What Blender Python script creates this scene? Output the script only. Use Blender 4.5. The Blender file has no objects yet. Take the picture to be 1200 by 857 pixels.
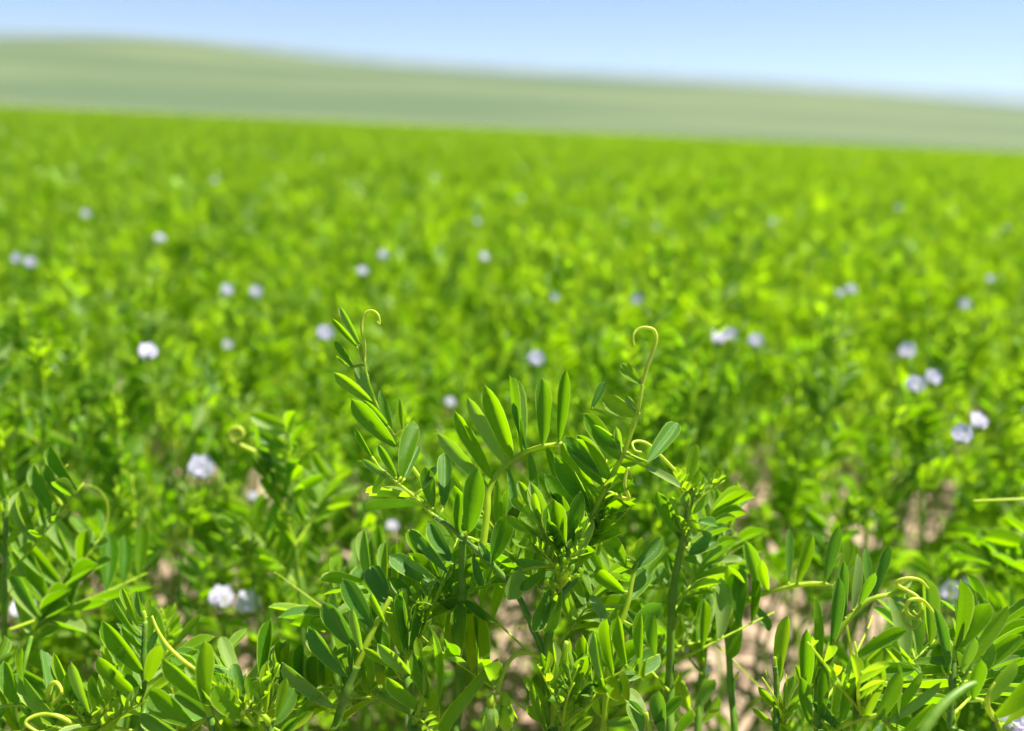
import bpy, math, random
from mathutils import Vector, Matrix, noise
R = math.radians
random.seed(11)
SC = bpy.context.scene
COL = SC.collection

# ---------------------------------------------------------------- camera
F = 1000.0                      # focal length in pixels of the 1200 px wide photograph
CAM_H = 0.36
PITCH, ROLL = R(15.8), R(2.6)
cam_data = bpy.data.cameras.new('camera'); cam = bpy.data.objects.new('camera', cam_data)
COL.objects.link(cam); SC.camera = cam
cam_data.sensor_width = 36; cam_data.lens = 36 * F / 1200
cam_data.clip_start = 0.01; cam_data.clip_end = 40000
CM = Matrix.Translation((0, 0, CAM_H)) @ Matrix.Rotation(math.pi/2 - PITCH, 4, 'X') @ Matrix.Rotation(ROLL, 4, 'Z')
cam.matrix_world = CM
CMI = CM.inverted()
cam_data.dof.use_dof = True
cam_data.dof.focus_distance = 0.205
cam_data.dof.aperture_fstop = 7.9

# ---------------------------------------------------------------- sky, sun, exposure
SUN_EL, SUN_AZ = R(64), R(66)     # azimuth clockwise from the view direction
world = bpy.data.worlds.new('World'); SC.world = world; world.use_nodes = True
wn = world.node_tree; bg = wn.nodes['Background']
sky = wn.nodes.new('ShaderNodeTexSky'); sky.sky_type = 'NISHITA'; sky.sun_disc = False
sky.sun_elevation = SUN_EL; sky.sun_rotation = SUN_AZ
sky.altitude = 2700; sky.air_density = 1.0; sky.dust_density = 0.1; sky.ozone_density = 8.5
wn.links.new(sky.outputs[0], bg.inputs[0]); bg.inputs[1].default_value = 0.050
sl = bpy.data.lights.new('sun', 'SUN'); sl.energy = 5.0; sl.angle = R(0.53); sl.color = (1, 0.955, 0.88)
sun = bpy.data.objects.new('sun', sl); COL.objects.link(sun)
sd = Vector((math.sin(SUN_AZ)*math.cos(SUN_EL), math.cos(SUN_AZ)*math.cos(SUN_EL), math.sin(SUN_EL)))
sun.rotation_euler = sd.to_track_quat('Z', 'Y').to_euler(); sun.location = (0, 0, 5)
SC.view_settings.view_transform = 'Standard'; SC.view_settings.look = 'None'
SC.view_settings.exposure = 1.45; SC.view_settings.gamma = 1
SC.cycles.max_bounces = 8; SC.cycles.transmission_bounces = 6; SC.cycles.diffuse_bounces = 4
SC.cycles.glossy_bounces = 2; SC.cycles.volume_bounces = 0
SC.cycles.sample_clamp_indirect = 6
SC.cycles.use_denoising = True
SC.cycles.use_adaptive_sampling = False

# ---------------------------------------------------------------- helpers
def P(px, py, d):
    """the world point seen at photograph pixel (px, py) at depth d metres"""
    return CM @ Vector(((px-600)/F*d, -(py-428.5)/F*d, -d))
def to_px(p):
    c = CMI @ p
    if c.z > -1e-3: return None
    return (600 + F*c.x/-c.z, 428.5 - F*c.y/-c.z, -c.z)
def tag(o, label=None, cat=None, group=None, kind=None):
    if label: o['label'] = label
    if cat: o['category'] = cat
    if group: o['group'] = group
    if kind: o['kind'] = kind
    return o
def link(name, data, parent=None, m=None):
    o = bpy.data.objects.new(name, data); COL.objects.link(o)
    if parent: o.parent = parent
    if m is not None: o.matrix_basis = m
    return o
def frame(x, z):
    """right-handed frame with its X along x and Z close to z"""
    x = x.normalized(); y = z.cross(x)
    if y.length < 1e-6: y = Vector((0.3, 1, 0.2)).cross(x)
    y.normalize(); z = x.cross(y)
    return Matrix(((x.x, y.x, z.x, 0), (x.y, y.y, z.y, 0), (x.z, y.z, z.z, 0), (0, 0, 0, 1)))
def smooth_line(pts, n):
    """Catmull-Rom through pts"""
    out = []; k = len(pts)
    for i in range(k-1):
        p0 = pts[max(i-1, 0)]; p1 = pts[i]; p2 = pts[i+1]; p3 = pts[min(i+2, k-1)]
        for j in range(n):
            t = j/n
            out.append(0.5*((2*p1) + (p2-p0)*t + (2*p0-5*p1+4*p2-p3)*t*t + (3*p1-p0-3*p2+p3)*t*t*t))
    out.append(pts[-1].copy())
    return out

class MB:
    """collects geometry for one mesh object; luv = (along, across), rnd = a number per piece"""
    def __init__(s): s.v = []; s.f = []; s.uv = []; s.r = []; s.m = []
    def leaflet(s, M, tmpl, rnd=0.0, mi=0):
        b = len(s.v)
        for p in tmpl[0]: s.v.append(M @ p)
        s.uv += tmpl[2]; s.r += [rnd]*len(tmpl[0])
        s.f += [tuple(b+i for i in q) for q in tmpl[1]]; s.m += [mi]*len(tmpl[1])
    def tube(s, pts, radii, n=5, rnd=0.0, mi=0, cap=True):
        b = len(s.v); k = len(pts)
        up = Vector((0.13, 0.21, 0.97)); prev = None
        for i, p in enumerate(pts):
            d = (pts[min(i+1, k-1)] - pts[max(i-1, 0)])
            if d.length < 1e-9: d = Vector((0, 0, 1))
            d.normalize()
            if prev is None: prev = d.orthogonal().normalized()
            a = prev - d*prev.dot(d)
            if a.length < 1e-6: a = d.orthogonal()
            a.normalize(); prev = a; c = d.cross(a)
            r = radii[i] if hasattr(radii, '__len__') else radii
            for j in range(n):
                t = 2*math.pi*j/n
                s.v.append(p + (a*math.cos(t) + c*math.sin(t))*r); s.uv.append((i/max(1, k-1), j/n)); s.r.append(rnd)
        for i in range(k-1):
            for j in range(n):
                s.f.append((b+i*n+j, b+i*n+(j+1) % n, b+(i+1)*n+(j+1) % n, b+(i+1)*n+j)); s.m.append(mi)
        if cap:
            s.f.append(tuple(b+(k-1)*n+j for j in range(n))); s.m.append(mi)
    def hairs(s, pts, r0, count, length, mi=0, rng=random):
        """fine white down on a stem, each hair one sliver of a triangle"""
        for _ in range(count):
            i = rng.randrange(len(pts)-1); t = rng.random()
            p = pts[i].lerp(pts[i+1], t); d = (pts[i+1]-pts[i]).normalized()
            o = d.orthogonal().normalized(); o.rotate(Matrix.Rotation(rng.uniform(0, 6.28), 3, d))
            q = p + o*r0*0.8; e = q + (o + d*rng.uniform(0.0, 0.9)).normalized()*length*rng.uniform(0.5, 1.2)
            b = len(s.v); w = d*0.00004
            s.v += [q-w, q+w, e]; s.uv += [(0, 0)]*3; s.r += [0.5]*3; s.f.append((b, b+1, b+2)); s.m.append(mi)
    def mesh(s, name, mats, smooth=True):
        me = bpy.data.meshes.new(name); me.from_pydata([tuple(v) for v in s.v], [], s.f)
        for m in mats: me.materials.append(m)
        me.polygons.foreach_set('material_index', s.m)
        if smooth: me.polygons.foreach_set('use_smooth', [True]*len(s.f))
        a = me.attributes.new('luv', 'FLOAT2', 'POINT'); a.data.foreach_set('vector', [c for u in s.uv for c in u])
        a = me.attributes.new('rnd', 'FLOAT', 'POINT'); a.data.foreach_set('value', s.r)
        me.update(); return me

# ---------------------------------------------------------------- materials
def new_mat(name):
    m = bpy.data.materials.new(name); m.use_nodes = True; nt = m.node_tree
    for n in list(nt.nodes): nt.nodes.remove(n)
    return m, nt, nt.nodes.new('ShaderNodeOutputMaterial')
def N(nt, t, **k):
    n = nt.nodes.new(t)
    for a, b in k.items(): setattr(n, a, b)
    return n
def mixc(nt, fac, a, b, blend='MIX'):
    n = N(nt, 'ShaderNodeMix', data_type='RGBA', blend_type=blend)
    for i, v in ((0, fac), (6, a), (7, b)):
        if hasattr(v, 'links'): nt.links.new(v, n.inputs[i])
        else: n.inputs[i].default_value = v if i == 0 else (*v, 1)
    return n.outputs[2]
def mth(nt, op, a, b=None, clamp=False):
    n = N(nt, 'ShaderNodeMath', operation=op, use_clamp=clamp)
    for i, v in enumerate((a, b)):
        if v is None: continue
        if hasattr(v, 'links'): nt.links.new(v, n.inputs[i])
        else: n.inputs[i].default_value = v
    return n.outputs[0]

def leaf_material(name, c_dark, c_light, c_under, t_dark, t_light, trans=0.45, rim=(0.50, 0.62, 0.045)):
    m, nt, out = new_mat(name)
    at = N(nt, 'ShaderNodeAttribute', attribute_name='luv'); sp = N(nt, 'ShaderNodeSeparateXYZ'); nt.links.new(at.outputs['Vector'], sp.inputs[0])
    ar = N(nt, 'ShaderNodeAttribute', attribute_name='rnd'); oi = N(nt, 'ShaderNodeObjectInfo'); geo = N(nt, 'ShaderNodeNewGeometry')
    r = mth(nt, 'FRACT', mth(nt, 'ADD', ar.outputs['Fac'], oi.outputs['Random']))
    tc = N(nt, 'ShaderNodeTexCoord')
    nz = N(nt, 'ShaderNodeTexNoise'); nz.inputs['Scale'].default_value = 420; nz.inputs['Detail'].default_value = 3; nt.links.new(tc.outputs['Object'], nz.inputs['Vector'])
    nw = N(nt, 'ShaderNodeTexNoise'); nw.inputs['Scale'].default_value = 8.0; nw.inputs['Detail'].default_value = 2; nt.links.new(geo.outputs['Position'], nw.inputs['Vector'])
    patch = mth(nt, 'MULTIPLY', mth(nt, 'SUBTRACT', nw.outputs[0], 0.5), 1.5)      # stronger and weaker patches of the crop
    rr = mth(nt, 'SUBTRACT', mth(nt, 'ADD', mth(nt, 'MULTIPLY', ar.outputs['Fac'], 0.75), mth(nt, 'MULTIPLY', oi.outputs['Random'], 0.75)), 0.24)
    rr = mth(nt, 'ADD', mth(nt, 'ADD', rr, patch), mth(nt, 'MULTIPLY', nz.outputs[0], 0.2), True)
    top = mixc(nt, rr, c_dark, c_light)
    s_abs = mth(nt, 'ABSOLUTE', sp.outputs[1])
    mid = mth(nt, 'SUBTRACT', 1.0, mth(nt, 'MULTIPLY', s_abs, 13.0), True)
    edge = mth(nt, 'MAXIMUM', mth(nt, 'MULTIPLY', mth(nt, 'SUBTRACT', s_abs, 0.90), 11.0, True), mth(nt, 'MULTIPLY', mth(nt, 'SUBTRACT', sp.outputs[0], 0.965), 28.0, True))
    # side veins run forward from the midrib
    vein = mth(nt, 'SINE', mth(nt, 'MULTIPLY', mth(nt, 'SUBTRACT', sp.outputs[0], mth(nt, 'MULTIPLY', s_abs, 0.13)), 75.0))
    vein = mth(nt, 'MULTIPLY', mth(nt, 'SUBTRACT', vein, 0.75), 1.6, True)
    pale = mth(nt, 'MULTIPLY', mth(nt, 'SUBTRACT', mth(nt, 'FRACT', mth(nt, 'MULTIPLY', r, 7.3)), 0.80), 9.0, True)
    top = mixc(nt, pale, top, (0.26, 0.36, 0.095))  # some leaflets paler at random, sunlit highlights put into the colour
    base = mixc(nt, geo.outputs['Backfacing'], top, c_under)
    base = mixc(nt, mth(nt, 'MULTIPLY', vein, 0.14), base, rim)
    base = mixc(nt, mth(nt, 'MULTIPLY', mid, 0.18), base, rim)
    base = mixc(nt, mth(nt, 'MULTIPLY', edge, 0.85), base, rim)
    tcol = mixc(nt, rr, t_dark, t_light)
    tcol = mixc(nt, mth(nt, 'MULTIPLY', edge, 0.6), tcol, (0.75, 0.90, 0.15))
    b = N(nt, 'ShaderNodeBsdfPrincipled'); nt.links.new(base, b.inputs['Base Color'])
    b.inputs['Roughness'].default_value = 0.27; b.inputs['Specular IOR Level'].default_value = 0.30
    b.inputs['Sheen Weight'].default_value = 0.04; b.inputs['Sheen Roughness'].default_value = 0.4
    bp = N(nt, 'ShaderNodeBump'); bp.inputs['Strength'].default_value = 0.35; bp.inputs['Distance'].default_value = 0.0004
    nf = N(nt, 'ShaderNodeTexNoise'); nf.inputs['Scale'].default_value = 1900; nf.inputs['Detail'].default_value = 1; nt.links.new(geo.outputs['Position'], nf.inputs['Vector'])
    h = mth(nt, 'ADD', mth(nt, 'ADD', nz.outputs[0], mth(nt, 'MULTIPLY', nf.outputs[0], 0.7)), mth(nt, 'MULTIPLY', vein, -0.6))
    fz = mth(nt, 'MULTIPLY', mth(nt, 'SUBTRACT', nf.outputs[0], 0.62), 3.0, True)      # pale specks of down
    nt.links.new(mixc(nt, mth(nt, 'MULTIPLY', fz, 0.5), base, (0.42, 0.52, 0.26)), b.inputs['Base Color']); nt.links.new(h, bp.inputs['Height'])
    nt.links.new(bp.outputs[0], b.inputs['Normal'])
    t = N(nt, 'ShaderNodeBsdfTranslucent'); nt.links.new(tcol, t.inputs[0])
    mx = N(nt, 'ShaderNodeMixShader'); mx.inputs[0].default_value = trans
    nt.links.new(b.outputs[0], mx.inputs[1]); nt.links.new(t.outputs[0], mx.inputs[2]); nt.links.new(mx.outputs[0], out.inputs[0])
    return m
M_LEAF = leaf_material('lentil_leaf', (0.048, 0.155, 0.003), (0.165, 0.300, 0.002), (0.135, 0.250, 0.006), (0.25, 0.56, 0.0), (0.57, 0.93, 0.0))
M_YOUNG = leaf_material('young_lentil_leaf', (0.13, 0.25, 0.008), (0.22, 0.34, 0.012), (0.18, 0.30, 0.04), (0.42, 0.74, 0.003), (0.66, 0.92, 0.004), 0.5, (0.48, 0.60, 0.05))
M_PALE = leaf_material('glaucous_lentil_leaf', (0.070, 0.185, 0.020), (0.120, 0.260, 0.034), (0.150, 0.290, 0.045), (0.16, 0.44, 0.01), (0.32, 0.64, 0.01), 0.38)

def simple_mat(name, col, rough=0.5, trans=0.0, tcol=None, noise_scale=None, col2=None, bump=0.0, spec=0.5):
    m, nt, out = new_mat(name)
    b = N(nt, 'ShaderNodeBsdfPrincipled'); b.inputs['Roughness'].default_value = rough; b.inputs['Specular IOR Level'].default_value = spec
    b.inputs['Base Color'].default_value = (*col, 1)
    if noise_scale:
        tc = N(nt, 'ShaderNodeTexCoord'); nz = N(nt, 'ShaderNodeTexNoise'); nz.inputs['Scale'].default_value = noise_scale; nz.inputs['Detail'].default_value = 5
        nt.links.new(tc.outputs['Object'], nz.inputs['Vector'])
        rmp = N(nt, 'ShaderNodeMapRange'); rmp.inputs[1].default_value = 0.35; rmp.inputs[2].default_value = 0.65; nt.links.new(nz.outputs[0], rmp.inputs[0])
        nt.links.new(mixc(nt, rmp.outputs[0], col, col2 or col), b.inputs['Base Color'])
        if bump:
            bp = N(nt, 'ShaderNodeBump'); bp.inputs['Strength'].default_value = 0.6; bp.inputs['Distance'].default_value = bump
            nt.links.new(nz.outputs[0], bp.inputs['Height']); nt.links.new(bp.outputs[0], b.inputs['Normal'])
    if trans:
        t = N(nt, 'ShaderNodeBsdfTranslucent'); t.inputs[0].default_value = (*tcol, 1)
        mx = N(nt, 'ShaderNodeMixShader'); mx.inputs[0].default_value = trans
        nt.links.new(b.outputs[0], mx.inputs[1]); nt.links.new(t.outputs[0], mx.inputs[2]); nt.links.new(mx.outputs[0], out.inputs[0])
    else: nt.links.new(b.outputs[0], out.inputs[0])
    return m
M_STEM = simple_mat('lentil_stem', (0.105, 0.24, 0.014), 0.45, 0.25, (0.34, 0.62, 0.01), 330, (0.20, 0.34, 0.030))
M_RACHIS = simple_mat('leaf_stalk', (0.36, 0.50, 0.012), 0.55, 0.4, (0.78, 0.95, 0.01), 260, (0.46, 0.58, 0.03))
M_TEND = simple_mat('tendril', (0.46, 0.56, 0.03), 0.5, 0.35, (0.80, 0.92, 0.03), 300, (0.56, 0.62, 0.08))
M_HAIR = simple_mat('plant_down', (0.6, 0.68, 0.45), 0.6, 0.4, (0.7, 0.8, 0.5))
M_SOIL = simple_mat('dry_soil', (0.27, 0.185, 0.130), 0.95, 0, None, 38, (0.44, 0.32, 0.235), 0.006, 0.15)
M_CLOD = simple_mat('soil_clod', (0.24, 0.165, 0.115), 0.95, 0, None, 160, (0.44, 0.32, 0.235), 0.002, 0.15)
M_STRAW = simple_mat('dry_straw', (0.50, 0.40, 0.24), 0.7, 0, None, 90, (0.36, 0.27, 0.16))

def petal_material():
    m, nt, out = new_mat('lilac_petal')
    at = N(nt, 'ShaderNodeAttribute', attribute_name='luv'); sp = N(nt, 'ShaderNodeSeparateXYZ'); nt.links.new(at.outputs['Vector'], sp.inputs[0])
    ar = N(nt, 'ShaderNodeAttribute', attribute_name='rnd')
    v = mth(nt, 'SINE', mth(nt, 'MULTIPLY', sp.outputs[1], 38.0))
    v = mth(nt, 'MULTIPLY', mth(nt, 'SUBTRACT', v, 0.45), 1.5, True)
    v = mth(nt, 'MULTIPLY', v, ar.outputs['Fac'])
    base = mixc(nt, v, (0.80, 0.76, 0.90), (0.60, 0.50, 0.82))
    tip = mth(nt, 'MULTIPLY', mth(nt, 'SUBTRACT', sp.outputs[0], 0.6), 1.3, True)
    base = mixc(nt, mth(nt, 'MULTIPLY', tip, 0.7), base, (0.66, 0.60, 0.88))
    b = N(nt, 'ShaderNodeBsdfPrincipled'); nt.links.new(base, b.inputs['Base Color']); b.inputs['Roughness'].default_value = 0.6
    t = N(nt, 'ShaderNodeBsdfTranslucent'); nt.links.new(base, t.inputs[0])
    mx = N(nt, 'ShaderNodeMixShader'); mx.inputs[0].default_value = 0.5
    nt.links.new(b.outputs[0], mx.inputs[1]); nt.links.new(t.outputs[0], mx.inputs[2]); nt.links.new(mx.outputs[0], out.inputs[0])
    return m
M_PETAL = petal_material()

# ---------------------------------------------------------------- leaflet templates
def leaflet_template(nx, ny, fold, curl, aspect=0.28, twist=0.0, blunt=0.62, side=0.0, wave=0.0):
    """a leaflet 1 long (base at the origin, tip at +X), 'aspect' wide, folded up along its midrib"""
    vs, uv, fs = [], [], []
    for i in range(nx+1):
        t = 0.5 - 0.5*math.cos(math.pi*i/nx); t = 0.6*t + 0.4*i/nx
        w = 0.5*aspect*max(0.0, 1-abs(2*t-1)**(2.2 if t < .5 else 3.4))**blunt*(0.66+0.38*min(1, t/0.65))
        if i == nx: w = 0.012*aspect
        if i == 0: w = 0.05*aspect
        for j in range(ny+1):
            s = -1 + 2*j/ny
            y = s*w; z = abs(s)**1.25*w*fold
            a = twist*t; y, z = y*math.cos(a)-z*math.sin(a), y*math.sin(a)+z*math.cos(a)
            z += curl*t*t + wave*math.sin(7*t+2*s)*w*0.35
            y += side*math.sin(math.pi*t*0.8)
            x = t*(1 - 0.25*abs(curl)*t) - 0.02*abs(s)*(t > 0.9)
            vs.append(Vector((x, y, z))); uv.append((t, s))
    for i in range(nx):
        for j in range(ny):
            a = i*(ny+1)+j; fs.append((a, a+ny+1, a+ny+2, a+1))
    return vs, fs, uv
HI = [leaflet_template(8, 4, f, c, 0.29, tw, bl, sd_, wv) for f, c, tw, bl, sd_, wv in
      ((0.45, 0.05, 0.1, 0.62, 0.02, 0.1), (0.85, -0.08, -0.2, 0.58, -0.03, 0.2), (1.3, 0.10, 0.15, 0.66, 0.03, 0.1),
       (0.35, -0.16, 0.3, 0.60, 0.0, 0.3), (1.9, 0.04, 0.0, 0.7, -0.02, 0.1), (0.65, 0.18, -0.35, 0.62, 0.04, 0.2))]
MID = [leaflet_template(5, 2, f, c, 0.29, tw) for f, c, tw in ((0.5, 0.05, 0.1), (0.9, -0.1, -0.2), (1.4, 0.12, 0.1), (0.3, -0.15, 0.3))]
LOW = [leaflet_template(3, 2, f, c, 0.30, 0) for f, c in ((0.3, 0.05), (0.9, -0.1), (0.15, -0.2))]
def single_leaflet_mesh(tmpl, mat):
    b = MB(); b.leaflet(Matrix.Identity(4), tmpl, 0)
    vs, _, uv = tmpl; edge = [[v for v, u in zip(vs, uv) if u[1] == sg] for sg in (-1, 1)]; q = random.Random(len(vs))
    for _ in range(44):          # short white down along the margin and the back
        e = q.choice(edge); i = q.randrange(1, len(e)-1); p = e[i].lerp(e[i+1], q.random())
        o = Vector((q.uniform(0, .8), math.copysign(1, p.y)*q.uniform(.5, 1), q.uniform(-.5, .8))).normalized()*q.uniform(.012, .03)
        k = len(b.v); w = Vector((.0012, 0, 0)); b.v += [p-w, p+w, p+o]; b.uv += [(0, 0)]*3; b.r += [0]*3; b.f.append((k, k+1, k+2)); b.m.append(1)
    return b.mesh('leaflet', [mat, M_HAIR])
LEAFLET = {m.name: [single_leaflet_mesh(t, m) for t in HI] for m in (M_LEAF, M_YOUNG, M_PALE)}

# ---------------------------------------------------------------- procedural compound leaves
def make_leaf(rng, n_pairs, L, young=False):
    """local frame: springs from the origin along +X, top side +Z.  returns rachis points, leaflets, tendril points"""
    arch = rng.uniform(-0.5, 0.9); bend = rng.uniform(-0.35, 0.35)
    pts = []
    for i in range(9):
        t = i/8
        pts.append(Vector((L*t, L*bend*t*t*0.6, L*(0.28*t - arch*0.45*t*t))))
    leaflets = []
    for k in range(n_pairs*2):
        t = 0.16 + 0.82*(k+0.5)/(n_pairs*2) + rng.uniform(-0.02, 0.02)
        i = min(7, int(t*8)); p = pts[i].lerp(pts[i+1], t*8-i); d = (pts[i+1]-pts[i]).normalized()
        s = 1 if k % 2 else -1
        side = Vector((-d.y, d.x, 0)).normalized()*s
        up = d.cross(side)*s if d.cross(side).z*s > 0 else -(d.cross(side)*s)
        if up.z < 0: up = -up
        fw = rng.uniform(0.35, 0.75) if not young else rng.uniform(0.9, 1.4)
        lift = rng.uniform(0.15, 1.0) if not young else rng.uniform(0.6, 1.2)
        x = (side*0.85 + d*fw + up*lift).normalized()
        z = (up*0.9 - side*lift*0.9 + Vector((rng.uniform(-.35, .35), rng.uniform(-.35, .35), rng.uniform(-.1, .3))))
        ln = L*rng.uniform(0.34, 0.46)*(0.75 + 0.5*math.sin(math.pi*min(1, t*0.9)))
        if young: ln *= 0.85
        leaflets.append((Matrix.Translation(p) @ frame(x, z) @ Matrix.Diagonal((ln, ln*rng.uniform(0.70, 0.98), ln, 1)), rng.random()))
    tend = []
    if not young:
        d = (pts[-1]-pts[-2]).normalized(); p = pts[-1].copy(); tend = [p.copy()]
        turn = rng.choice((-1, 1)); q = d.copy(); k = rng.uniform(0.04, 0.12)*turn; axis = Vector((rng.uniform(-.5, .5), 1, rng.uniform(-.8, .8))).normalized()
        for i in range(rng.randint(6, 13)):
            q.rotate(Matrix.Rotation(k, 3, axis)); k *= 1.14; p = p + q*L*0.05; tend.append(p.copy())
    return pts, leaflets, tend
rng = random.Random(5)
LEAVES = [make_leaf(rng, rng.choice((5, 6, 7)), rng.uniform(0.036, 0.048)) for _ in range(9)]
YOUNG = [make_leaf(rng, 4, rng.uniform(0.016, 0.022), True) for _ in range(4)]
def rachis_mesh(lf, tend=True, n=5, hairs=0):
    b = MB(); pts, _, td = lf
    b.tube(pts, [0.00055 - 0.0003*i/8 for i in range(9)], n)
    if hairs: b.hairs(pts, 0.0005, hairs, 0.0006, 1)
    return b.mesh('leaf', [M_RACHIS, M_HAIR])
def tendril_mesh(lf):
    b = MB(); td = lf[2]; b.tube(td, [0.00022*(1-0.5*i/len(td)) for i in range(len(td))], 4); return b.mesh('tendril', [M_TEND])
def merged_leaf(b, M, lf, tmpls, young, rng, n=3):
    pts, ll, td = lf
    b.tube([M @ p for p in pts[::2]], [0.0005, .0005, .0004, .0004, .0003], n, rng.random(), 1, False)
    r0 = rng.random()*0.5
    for m, r in ll: b.leaflet(M @ m, tmpls[int(r*97) % len(tmpls)], (r*0.5 + r0) % 1, 2 if young else 0)
    if td: b.tube([M @ p for p in td[::2]], 0.00028, 3, 0, 3, False)
LEAF_RACHIS = [rachis_mesh(l, hairs=40) for l in LEAVES]; YOUNG_RACHIS = [rachis_mesh(l) for l in YOUNG]
LEAF_TENDRIL = [tendril_mesh(l) for l in LEAVES]
def merged_leaf_mesh(lf, young, rng):
    b = MB(); merged_leaf(b, Matrix.Identity(4), lf, MID, young, rng); return b.mesh('leaf', [M_LEAF, M_STEM, M_YOUNG, M_TEND])
rng = random.Random(6)
LEAF_MERGED = [merged_leaf_mesh(l, False, rng) for l in LEAVES]; YOUNG_MERGED = [merged_leaf_mesh(l, True, rng) for l in YOUNG]

# ---------------------------------------------------------------- procedural plants
def make_plant(rng, H):
    """returns stems [(pts, radii)], leaves [(Matrix, young?, variant)]"""
    stems, leaves = [], []
    nb = rng.choice((3, 4, 4, 5)); az0 = rng.uniform(0, 6.28)
    for b_ in range(nb):
        az = az0 + 6.28*b_/nb + rng.uniform(-.4, .4)
        lean = 0.10 if b_ == 0 else rng.uniform(0.15, 0.38)
        h = H*(1.0 if b_ == 0 else rng.uniform(0.72, 0.98)); z0 = 0 if b_ == 0 else rng.uniform(0.0, 0.03)
        pts = []; n = 12; ph = rng.uniform(0, 6)
        for i in range(n+1):
            t = i/n; rad = lean*h*(t*0.9 + 0.35*math.sin(math.pi*t)*0.4)
            pts.append(Vector((math.cos(az)*rad + 0.0025*math.sin(ph+i*2.1), math.sin(az)*rad + 0.0025*math.cos(ph+i*1.7), z0 + (h-z0)*t)))
        rs = [0.0014*(1-0.62*i/n) for i in range(n+1)]
        stems.append((pts, rs))
        nn = int(h/0.024); la = rng.uniform(0, 6.28)
        for k in range(2, nn):
            t = k/nn; i = min(n-1, int(t*n)); p = pts[i].lerp(pts[i+1], t*n-i)
            la += math.pi + rng.uniform(-0.9, 0.9)
            el = R(rng.uniform(15, 50) + 18*t)
            x = Vector((math.cos(la)*math.cos(el), math.sin(la)*math.cos(el), math.sin(el)))
            sc = rng.uniform(0.72, 1.05)*(1.08 - 0.35*t)*(0.8 if t < 0.3 else 1)
            leaves.append((Matrix.Translation(p) @ frame(x, Vector((-math.cos(la), -math.sin(la), 1.2))) @ Matrix.Scale(sc, 4), False, rng.randrange(len(LEAVES))))
        for k in range(3):
            la = rng.uniform(0, 6.28); el = R(rng.uniform(55, 82))
            x = Vector((math.cos(la)*math.cos(el), math.sin(la)*math.cos(el), math.sin(el)))
            leaves.append((Matrix.Translation(pts[-1]) @ frame(x, Vector((-math.cos(la), -math.sin(la), .3))) @ Matrix.Scale(rng.uniform(0.8, 1.2), 4), True, rng.randrange(len(YOUNG))))
    return stems, leaves
rng = random.Random(21)
PLANTS = [make_plant(rng, rng.uniform(0.215, 0.262)) for _ in range(8)]
def stems_mesh(stems, n=6, hairs=0, pad=()):
    b = MB()
    for pts, rs in stems:
        b.tube(pts, rs, n)
        if hairs: b.hairs(pts, rs[len(rs)//2], hairs, 0.0007, 1)
    return b.mesh('stem', [M_STEM, M_HAIR])
STEM_MESH = [stems_mesh(s) for s, _ in PLANTS]
def whole_plant_mesh(pl, rng):
    b = MB()
    for pts, rs in pl[0]: b.tube(pts[::3], rs[::3], 3, rng.random(), 1, False)
    for M, young, k in pl[1]:
        lf = (YOUNG if young else LEAVES)[k]
        r0 = rng.random()*0.5
        b.tube([M @ p for p in lf[0][::4]], 0.0005, 3, 0, 1, False)
        for m, r in lf[1]: b.leaflet(M @ m, LOW[int(r*97) % 3], (r*0.5+r0) % 1, 2 if young else 0)
        if lf[2]: b.tube([M @ p for p in lf[2][::4]], 0.0003, 3, 0, 3, False)
    return b.mesh('lentil_plant', [M_LEAF, M_STEM, M_YOUNG, M_TEND])
rng = random.Random(22)
WHOLE = [whole_plant_mesh(p, rng) for p in PLANTS]
GROUP = 'lentil plants of the flowering crop'

# ---------------------------------------------------------------- terrain
def ground_z(x, y):
    r = y
    z = -0.005*max(0, y)
    if y > 44: z -= min(9.0, (y-44)**2*0.004) if y < 70 else 9.0
    if y < 12 and abs(x) < 12:
        z += 0.006*noise.noise(Vector((x*7, y*7, 0))) + 0.004*noise.noise(Vector((x*19, y*19, 3)))
    return z
def grid_mesh(name, xs, ys, zf, mat):
    vs = [(x, y, zf(x, y)) for y in ys for x in xs]; w = len(xs)
    fs = [(j*w+i, j*w+i+1, (j+1)*w+i+1, (j+1)*w+i) for j in range(len(ys)-1) for i in range(w-1)]
    me = bpy.data.meshes.new(name); me.from_pydata(vs, [], fs); me.polygons.foreach_set('use_smooth', [True]*len(fs))
    me.materials.append(mat); return me
def spread(a, b, k):   # symmetric spacing growing outward
    out = [0.0]; s = a
    while out[-1] < b: out.append(out[-1]+s); s *= k
    return [-v for v in out[:0:-1]] + out
gx = spread(0.03, 14000, 1.055)
gy = [v for v in spread(0.03, 14000, 1.045)]
tag(link('ground', grid_mesh('ground', gx, gy, ground_z, M_SOIL)), 'dry pinkish brown soil under the crop', kind='structure')

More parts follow.
